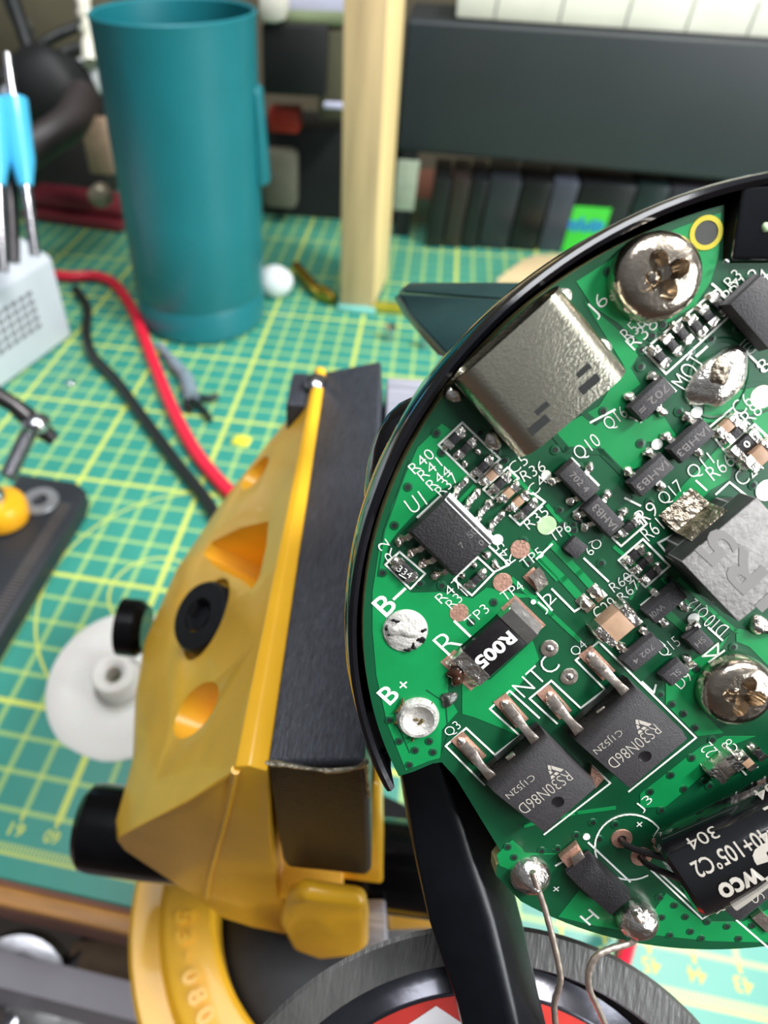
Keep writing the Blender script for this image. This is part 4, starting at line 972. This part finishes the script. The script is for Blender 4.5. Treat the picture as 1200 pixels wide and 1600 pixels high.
# wooden post
mat('pine_shaded', (188, 162, 120), .6, 0, .18, 30, stretch=(5, 5, .35))
mat('pine_lit', (240, 210, 150), .55, 0, .1, 30, stretch=(5, 5, .35))  # same pine, with the lamplight on the right face put into the colour
a0, a1, a2 = onY(531, 482, 292), onY(583, 482, 292), on(606, 440, 0)
m_ = MB(); b0, b1, b2 = [Vector((q.x, q.y, 0)) for q in (a0, a1, a2)]
dn = Vector((-.045, .02, 1))
hgt = 165; b3_ = b0+(b2-b1)
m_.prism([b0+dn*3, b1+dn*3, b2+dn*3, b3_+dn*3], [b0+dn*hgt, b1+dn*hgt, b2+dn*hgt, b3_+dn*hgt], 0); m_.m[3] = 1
tag(m_.build('wooden_post', ['pine_shaded', 'pine_lit'], None, bevel=.8), 'square raw wooden post standing upright behind the vise', 'post')
c_ = (b0+b1)/2
tag(MB().poly([(b0.x-1, b0.y-3), (b1.x+1, b1.y-4), (b1.x+2, b1.y+5), (b0.x-1, b0.y+6)], 0, 3).build('teal_foot_pad', mat('teal_pale', (120, 190, 180), .5), bevel=.6), 'small pale teal pad under the wooden post', 'pad')

# little things around the post
q = on(430, 460, 0)
tag(MB().blob((q.x, q.y, 8), 10.5, 9, 9, half=False, rough=.04, seg=28, rings=14).build('white_ball', mat('white_soft', (222, 228, 230), .5, 0, .04, 60)), 'white ball lying on the mat between the teal tube and the post', 'ball')
q = on(507, 470, 0); q2 = on(462, 430, 0)
br = MB().tube([(q2.x, q2.y, 6), (q.x-6, q.y+4, 5), (q.x, q.y, 4), (q.x+6, q.y-5, 3.5)], [3, 3, 4.5, 3], 14)
tag(br.build('brass_connector', mat('brass', (206, 168, 66), .25, .95, .15, 200, bump=.3)), 'small brass connector lying at the foot of the wooden post', 'connector')
q, q2 = on(575, 483, 0), on(668, 490, 0)
tag(MB().obox((q.x, q.y-4, .2), (q2.x-q.x, q2.y-q.y, 0), (0, 9, 0), (0, 0, 3)).build('olive_strip', mat('olive', (138, 138, 32), .3, 0, .1, 80, coat=.3), bevel=.8), 'olive yellow plastic strip lying right of the wooden post', 'strip')
for (u, v), lb in (((608, 520), 'small steel screw standing on the mat below the olive strip'), ((662, 532), 'small steel screw on the mat beside the black fin')):
    q = on(u, v+12, 0); o_ = MB().lathe([(0, 0), (1.6, 0), (1.6, 6), (3.2, 6.5), (3.2, 8.2), (0, 9)], (q.x, q.y, 0), (0, 0, 1), 20).build('small_screw', 'chrome')
    tag(o_, lb, 'screw', 'loose screws on the mat')
q = on(375, 692, 0)
ym = MB().prism([(q.x-4, q.y-2, .2), (q.x+4, q.y-3, .2), (q.x+5, q.y+4, .2), (q.x-2, q.y+6, .2)], [(q.x-3, q.y, 2.5), (q.x+2, q.y-1, 3), (q.x+2, q.y+2, 2), (q.x-1, q.y+3, 2.5)])
tag(ym.build('yellow_scrap', mat('scrap_yellow', (226, 226, 70), .5), bevel=.3), 'small lemon yellow plastic scrap lying on the mat left of the vise', 'scrap')
q = on(110, 600, 0)
tag(MB().blob((q.x, q.y, 0), 2.2, 2.2, 1.6).build('solder_bead', 'chrome'), 'tiny bright bead on the mat below the grey box', 'bead')
# tan plastic arch behind the housing
q = on(840, 432, 0)
ta = MB(); pts = [on(u, v, 6) for u, v in ((775, 440), (812, 412), (835, 402), (905, 400), (960, 402), (960, 440))]
ta.prism([(p.x, p.y, 1) for p in pts], [(p.x, p.y, 8) for p in pts])
tag(ta.build('tan_tray', mat('tan', (206, 184, 142), .5, 0, .08, 40), bevel=1.2), 'tan flat tray with a cut-off corner, peeking out behind the housing', 'tray')

# white flanged wheel
q = on(192, 1064, 4); wn = Vector((-.05, -.22, 1)).normalized()
mat('white_plastic', (226, 222, 216), .45, 0, .03, 60, sss=.3)
wh = empty('white_flange', 'white round plastic flange with a hollow hub, lying on the mat behind the vise', 'flange', (q.x, q.y, 0))
part(MB().lathe([(0, 1), (16, 1), (22.8, 2.2), (23.6, 3.6), (23.2, 5), (21, 5.6), (17, 4.4), (11, 3.4), (8.6, 4), (7.6, 6)], (q.x, q.y, 0), wn, 72), 'disc', 'white_plastic', wh)
part(MB().lathe([(7.8, 4), (6.6, 8), (6.3, 13), (5.6, 13.8), (4.2, 13.6), (2.6, 12), (2.4, 3)], (q.x, q.y, 0), wn, 48), 'hub', 'white_plastic', wh)
part(MB().lathe([(0, 5), (2.5, 5)], (q.x, q.y, 0), wn, 24), 'hub_bore', mat('olive_dark', (84, 92, 52), .5), wh)

# red and black leads
def lay(pts, z=3): return spline([Vector((*on(u, v, z)[:2], z)) for u, v in pts], 8)
mat('red_pvc', (226, 34, 62), .35, 0, .05, 100, coat=.2); mat('black_pvc', (26, 30, 30), .45, 0, .1, 100)
tag(MB().tube(lay([(60, 425), (105, 432), (150, 432), (180, 445), (205, 480), (222, 520), (247, 585), (272, 645), (305, 705), (345, 755), (372, 780)], 3.2), 3.0, 14).build('red_cable', 'red_pvc'), 'thick red cable curving across the mat to the vise', 'cable')
tag(MB().tube(lay([(118, 452), (136, 480), (135, 520), (145, 555), (182, 595), (226, 655), (278, 725), (318, 775), (340, 812)], 3.2), 2.5, 14).build('black_cable', 'black_pvc'), 'black cable running beside the red cable on the mat', 'cable')
pg = empty('grey_plug', 'grey cable end with frayed black wires beside the red cable', 'plug', on(290, 620, 0))
part(MB().tube(lay([(250, 540), (270, 565), (290, 590), (300, 622)], 4), [2, 3, 3.6, 4.6][0:1]*8+[3.0]*8+[3.6]*9, 12), 'sleeve', mat('grey_blue', (124, 140, 150), .5), pg)
for e_ in (((298, 618), (325, 622), (340, 618)), ((298, 622), (318, 640), (328, 655)), ((296, 618), (290, 632), (300, 640))):
    part(MB().tube(lay(e_, 3), 1.5, 8), 'wire_end', 'black_pvc', pg)
# red lead seen beyond the can, right of the solder joint
qa, qb = on(985, 1462, 8), on(965, 1530, 14)
tag(MB().tube([qa+(qa-qb)*1.5, qa, qb, qb+(qb-qa)*1.2], 1.6, 12).build('thin_red_wire', 'red_pvc'), 'thin red wire below the circuit board, passing behind the metal can', 'wire')
qa, qb = on(976, 1462, 7), on(958, 1530, 12)
tag(MB().tube([qa+(qa-qb)*1.5, qa, qb, qb+(qb-qa)*1.2], 1.2, 12).build('thin_black_wire', 'black_pvc'), 'thin black wire running along the thin red wire behind the metal can', 'wire')

# grey box with vents, tools standing in its top
mat('grey_case', (200, 206, 214), .5, 0, .04, 60)
K0 = Vector((-80.4, 236, 0)); K1 = Vector((-94.3, 182.2, 0)); kd = (K1-K0).normalized(); kn_ = Vector((kd.y, -kd.x, 0)); kn_ = kn_ if kn_.x < 0 else -kn_
hz = 44
gx = empty('tool_stand_box', 'light grey box with vent slots at the left edge of the mat, holding tools', 'box', K0)
K2 = K0+kd*150; z = Vector((0, 0, 1))
gm = MB(); pf = [(0, 0), (0, hz), (22, hz+9), (60, hz+9), (80, hz), (80, 0)]
gm.prism([K0+kn_*a+z*b for a, b in pf], [K2+kn_*a+z*b for a, b in pf])
part(gm, 'case', 'grey_case', gx, bevel=2.5, seg=4)
vt = MB()
for i in range(11):
    for j in range(5):
        c_ = K0+kd*(20+i*5.2)+z*(33-j*4.2-i*.0)
        vt.obox(c_-kn_*.3, kd*3.2, z*1.9, -kn_*.35)
part(vt, 'vent_slots', mat('vent_dark', (112, 114, 118), .6), gx)
mat('blue_grip', (74, 180, 224), .35, 0, .06, 60, coat=.3)
def dtool(base, tip, lb, grip, name='tweezer_tool'):
    """steel shank standing in the box with a coloured grip"""
    t_ = empty(name, lb, 'tool', base, 'tools standing in the grey box'); ax = (tip-base)
    part(MB().tube([base, base+ax*.55, tip+ax*.25], [2.2, 2.6, 1.6], 12), 'shank', 'chrome', t_)
    part(MB().tube([base+ax*grip[0], base+ax*(grip[0]*.7+grip[1]*.3), base+ax*grip[1]], [3.0, 5.2, 5.6], 14), 'grip', 'blue_grip', t_)
bA = onP(48, 405, K0+kn_*30, kn_); bA = Vector((bA.x, bA.y, max(bA.z, hz+6)))
dtool(dep(55, 400, 275), dep(20, 150, 262), 'steel tool with a light blue grip standing in the grey box', (.45, .98))
dtool(dep(5, 425, 268), dep(-12, 150, 258), 'steel tool with a light blue grip, half cut off by the left edge', (.5, .98))
tag(MB().tube([dep(20, 410, 280), dep(14, 300, 276), dep(8, 220, 272)], [3, 4, 4], 12).build('dark_rod', 'dark_metal'), 'dark steel rod standing between the two blue-gripped tools', 'tool')

# clip stand at the left edge
third = empty('screw_clamp', 'small steel clamp with threaded screw and wing bar, above the black ruler', 'clamp', on(15, 740, 0))
a_, b_ = dep(12, 745, 215), dep(55, 655, 218)
part(MB().tube([a_, b_], 2.6, 14), 'threaded_screw', 'dark_metal', third)
th_ = MB()
for i in range(13):
    c_ = a_+(b_-a_)*(i/13); th_.lathe([(2.5, -.5), (3.1, 0), (2.5, .5)], c_, (b_-a_), 16)
part(th_, 'screw_thread', 'chrome', third)
part(MB().tube([dep(-15, 612, 212), dep(20, 632, 214), dep(55, 662, 218), dep(85, 688, 221)], [3, 2.6, 3.6, 2.2], 14), 'wing_bar', 'dark_metal', third)
c_ = dep(57, 662, 214); part(MB().blob((c_.x, c_.y, c_.z), 4.4, 4.4, 3.2, half=False, rough=.05), 'ball_joint', 'chrome', third)
# black ruler block with knurled edge
z1 = 9
pts = [on(u, v, z1) for u, v in ((28, 738), (118, 752), (134, 764), (128, 785), (-60, 1090), (-140, 1060))]
rl = empty('black_plate', 'black flat plate with a ribbed grey edge lying at the left of the mat', 'plate', (pts[0].x, pts[0].y, 0))
part(MB().prism([(p.x, p.y, .3) for p in pts], [(p.x, p.y, z1) for p in pts]), 'plate', mat('matte_black', (36, 40, 46), .5, 0, .1, 60), rl, bevel=1.5, seg=3)
kb = MB(); pa, pb = on(112, 790, z1), on(-20, 1005, z1); dd = (pb-pa); N = 44; L_ = dd.length; dd.normalize(); nn = Vector((-dd.y, dd.x, 0)); nn = nn if nn.x < 0 else -nn
for i in range(N):
    c_ = pa+dd*(L_*i/N); kb.obox(c_+Vector((0, 0, 0)), dd*(L_/N*.55), nn*4.5, (0, 0, .7))
part(kb, 'ribbed_edge', mat('rib_grey', (96, 92, 92), .5, .3, .1), rl)
c_ = on(62, 783, z1+1)
tag(MB().lathe([(3.2, 0), (6.8, 0), (7.2, .8), (6.8, 1.6), (3.2, 1.6), (3.2, 0)], (c_.x, c_.y, z1+.2), (0, 0, 1), 40).build('grey_washer', mat('washer', (150, 152, 156), .4, .5, .1)), 'grey washer lying on the black plate beside the yellow knob', 'washer')
yk = empty('yellow_thumbwheel', 'yellow round knob with a steel cap on the black plate at the left edge', 'knob', on(12, 800, z1))
c_ = on(6, 812, z1)
part(MB().lathe([(0, .3), (9, .3), (9.6, 2), (9.6, 7), (8.4, 9), (3, 9.6), (0, 9.6)], (c_.x, c_.y, z1), (0, .1, 1), 48), 'grip', mat('knob_yellow', (248, 178, 30), .35, 0, .06, 100, coat=.3), yk)
part(MB().lathe([(3.2, 9.4), (3.2, 12), (2.4, 13.5), (0, 14)], (c_.x, c_.y, z1), (0, .1, 1), 28), 'cap', 'chrome', yk)

# ---------------------------------------------------------------- background clutter behind the mat
def bx(name, lb, cat, u0, v0, u1, v1, Y, dY, m, bevel=1.5, group=None, zmin=0):
    a, b = onY(u0, v1, Y), onY(u1, v0, Y)
    o_ = MB().obox((a.x, Y, max(a.z, zmin)), (b.x-a.x, 0, 0), (0, dY, 0), (0, 0, b.z-max(a.z, zmin))).build(name, m, None, bevel=bevel)
    return tag(o_, lb, cat, group)
mat('monitor_black', (38, 44, 47), .5, 0, .06, 30); mat('soft_black', (14, 16, 18), .6, 0, .15, 40)
mat('paper_white', (214, 212, 200), .6, 0, .06, 40); mat('lilac', (190, 190, 214), .5, 0, .06, 40); mat('dim_grey', (86, 88, 86), .6, 0, .15, 30)
# big dark slab raised on its own feet
bigA, bigB, bigC, bigD = onY(618, 236, 398), onY(1230, 293, 398), onY(1230, 66, 398), onY(636, 30, 398)
bs = empty('dark_speaker_bar', 'long dark slab-like box raised above the shelf row behind the board', 'speaker', ((bigA.x+bigB.x)/2, 420, 0))
part(MB().prism([bigA, bigB, bigC, bigD], [p+Vector((0, 60, 0)) for p in (bigA, bigB, bigC, bigD)]), 'cabinet', 'monitor_black', bs, bevel=2.5, seg=3)
zb = bigA.z
part(MB().obox((bigB.x+20, 410, 0), (14, 0, 0), (0, 40, 0), (0, 0, zb+4)), 'foot', 'soft_black', bs)
part(MB().obox((bigA.x+4, 399, 0), (10, 0, 0), (0, 16, 0), (0, 0, zb+4)), 'foot', 'soft_black', bs)
# white flat box on top of it, with spaced joints
wk = empty('white_keyboard_box', 'white flat box with spaced seams lying on top of the dark slab', 'box', (180, 425, 114))
a, b = onY(712, 28, 402), onY(1230, 62, 402); c, d2 = onY(1230, -18, 402), onY(716, -18, 402)
part(MB().prism([a, b, c, d2], [p+Vector((0, 55, 0)) for p in (a, b, c, d2)]), 'body', 'paper_white', wk, bevel=1)
sg = MB()
for t in (.12, .32, .52, .7, .88):
    p = a+(b-a)*t; part(MB().obox(p+Vector((0, -.3, 1)), (.7, 0, 0), (0, .4, 0), (0, 0, 14)), 'seam', 'dim_grey', wk)
# row of dark cases under the slab
xs = [660, 688, 716, 742, 790, 836, 875, 960, 1010, 1080, 1150]
cols = [(20, 22, 22), (40, 34, 30), (18, 20, 22), (34, 38, 42), (12, 12, 14), (56, 60, 70), (14, 16, 18), (22, 34, 34), (44, 44, 50), (16, 18, 20), (28, 30, 34)]
for i in range(len(xs)-1):
    cname = 'case_shade_%d' % i
    mat(cname, cols[i], .35, 0, .1, 40)
    lb = ['narrow black case at the left end of the row under the dark slab', 'brownish black case second in the row under the dark slab', 'black case third in the row under the dark slab', 'dark grey ribbed case fourth in the row under the dark slab',
          'wide black case in the row, left of the pale grey spine', 'pale grey spined case left of the green-labelled case', 'black case carrying the bright green label', 'dark teal case right of the green-labelled case', 'grey case near the right of the row under the slab', 'black case at the right end of the row under the slab'][i]
    v1 = 392+i*3; top = 262+i*5
    A = onY(xs[i], 400, 385+i*1.5); B_ = onY(xs[i+1], 400, 385+i*1.5); hgt_ = onY(xs[i], top, 385).z
    o_ = MB().obox((A.x+.5, 385+i*1.5, 0), (B_.x-A.x-1, 0, 0), (0, 40, 0), (0, 0, min(hgt_, 42))).build('media_case', cname, None, bevel=.8)
    tag(o_, lb, 'case', 'dark cases in the row under the slab')
    if i == 6:
        lbm = MB(); la, lb2 = onY(876, 396, 393.4), onY(956, 326, 393.4)
        lbm.obox((la.x, 393.4, max(la.z, .5)), (lb2.x-la.x, 0, 0), (0, .5, 0), (0, 0, lb2.z-max(la.z, .5)))
        g1 = lbm.build('green_label', mat('label_green', (64, 200, 60), .5, 0, .08, 60), o_)
        lw = MB(); mid_ = onY(916, 355, 393.2)
        for k_ in range(7): lw.obox((mid_.x-11+k_*3.1, 393.1, mid_.z-2-(k_ % 2)), (2.3, 0, 0), (0, .3, 0), (0, 0, 5.5+(k_ % 3)))
        lw.build('label_print', mat('label_blue', (30, 120, 190), .5), g1)
# between tube and post
bx('black_appliance', 'black box with blank front standing between the teal tube and the post', 'box', 408, 152, 508, 38, 385, 40, 'soft_black')
bx('khaki_box', 'dim khaki box directly left of the wooden post', 'box', 500, 190, 548, 48, 392, 30, mat('khaki_dim', (74, 72, 52), .7, 0, .1, 30))
bx('black_cabinet', 'black cabinet standing behind the foot of the wooden post', 'cabinet', 405, 432, 612, 195, 420, 40, 'soft_black', zmin=.6)
bx('red_box', 'small red box in the shadow right of the teal tube', 'box', 418, 210, 466, 170, 405, 14, mat('dull_red', (150, 36, 20), .6))
bx('grey_pouch', 'grey-green pouch in the shadow behind the teal tube', 'pouch', 408, 330, 462, 235, 400, 14, mat('pouch', (92, 92, 78), .7, 0, .2, 40), bevel=4)
bx('white_bottle', 'white bottle above the black box beside the teal tube', 'bottle', 400, 40, 444, -20, 380, 20, 'paper_white', bevel=5)
bx('lilac_sheet', 'pale lilac packet above the black box left of the post', 'packet', 446, 22, 545, -20, 400, 12, 'lilac')
bx('green_cloth', 'dim olive cloth between the black box and the lilac packet', 'cloth', 425, 44, 540, 18, 392, 10, mat('cloth_olive', (104, 116, 84), .8, 0, .3, 60), bevel=3)
bx('pale_tag', 'pale hanging tag just right of the wooden post', 'tag', 622, 330, 646, 250, 383, 1.5, mat('pale_grey', (150, 160, 140), .6), bevel=.3)
bx('white_light_strip', 'white strip in front of the dark box left of the post', 'strip', 505, 172, 548, 160, 384, 4, 'lilac', bevel=1)

# upper left clutter
def bar(name, lb, cat, pts, r_, m, D_=None, group=None):
    P_ = spline([dep(u, v, D_ or 330) if len(q) == 2 else dep(q[0], q[1], q[2]) for q in pts for u, v in [q[:2]]], 6)
    return tag(MB().tube(P_, r_, 12).build(name, m), lb, cat, group)
bar('black_flex_tube', 'thick black flexible tube rising at the top left corner', 'tube', [(10, -30, 400), (40, 60, 400), (60, 130, 400), (30, 200, 395)], 4.5, 'black_pvc')
bar('black_power_cable', 'black cable sloping up to the teal tube rim', 'cable', [(-10, 130, 420), (40, 85, 420), (90, 55, 420), (150, 30, 430)], 3.2, 'black_pvc')
bar('black_hose', 'black hose sloping below the cord at the upper left', 'cord', [(30, 110, 410), (80, 92, 412), (120, 75, 415), (165, 60, 425)], 3.4, 'black_pvc')
bar('grey_strut', 'grey metal strut slanting at the top left corner', 'strut', [(10, -20, 410), (25, 20, 408), (42, 52, 405)], 5, 'dim_grey')
bar('dark_clamp', 'dark clamp lying left of the teal tube', 'clamp', [(20, 250, 370), (70, 220, 372), (110, 190, 380), (130, 150, 390)], 10, mat('dark_brown', (54, 48, 48), .45, 0, .2, 40))
bar('clear_strip', 'string of clear plastic beads hanging left of the teal tube rim', 'bead string', [(126, -20, 385), (133, 20, 385), (136, 40, 385), (139, 62, 385), (142, 100, 385)], [5, 5, 5.5, 5, 4, 4, 5, 5.5, 5, 4, 3, 3, 3, 4, 5.5, 5, 4, 3, 4, 5, 5, 5, 5, 5, 5], mat('clear_pl', (226, 224, 206), .15, 0, .05, 60, coat=.5))
def blobo(name, lb, cat, u, v, D_, rx, ry, rz, m, rough=.15):
    c_ = dep(u, v, D_); return tag(MB().blob(c_, rx, ry, rz, half=False, rough=rough, seg=28, rings=14).build(name, m), lb, cat)
blobo('black_bag', 'black bag slumped left of the teal tube', 'bag', 78, 150, 400, 30, 20, 26, 'soft_black')
blobo('white_lump', 'white plastic cap behind the teal tube on its left', 'cap', 138, 122, 400, 11, 8, 11, 'white_soft')
blobo('metal_tip', 'small tan metal tip at the lower left of the teal tube', 'tip', 158, 305, 350, 6, 6, 6, mat('tan_metal', (150, 140, 120), .4, .5))
bx('beige_block', 'beige card behind the teal tube on its left side', 'card', 122, 275, 178, 185, 360, 8, mat('beige', (158, 134, 112), .7))
bx('dim_box', 'dark box filling the space behind the black bag', 'box', -60, 330, 175, 150, 430, 40, mat('box_dim', (34, 32, 32), .7, 0, .3, 30))
bx('khaki_sheet', 'olive brown sheet standing behind the clutter at the top left', 'sheet', -60, 150, 190, -60, 455, 10, mat('khaki', (92, 86, 68), .8, 0, .2, 20))
a, b = on(30, 332, 5), on(178, 345, 5)
for i, (dz, lb) in enumerate(((0, 'lowest of the dark red strips stacked left of the teal tube'), (7, 'topmost of the dark red strips stacked left of the teal tube'))):
    tag(MB().obox((a.x, a.y+i*8, dz), (b.x-a.x+8, b.y-a.y-8, 0), (0, 30, 0), (0, 0, 6)).build('red_strip', mat('maroon', (110, 34, 44), .5, 0, .15, 40), bevel=1.5), lb, 'strip', 'dark red strips')
bar('steel_pin', 'thin steel pin with round beads at the left edge above the blue grips', 'pin', [(12, 88, 270), (14, 110, 270), (12, 145, 268)], [1.5]*3+[2.6, 2.2, 1.5, 1.6, 2.8, 2.2, 1.8, 2.8, 3, 3], 'chrome')

if _fo.name in bpy.data.objects: bpy.data.objects.remove(_fo)
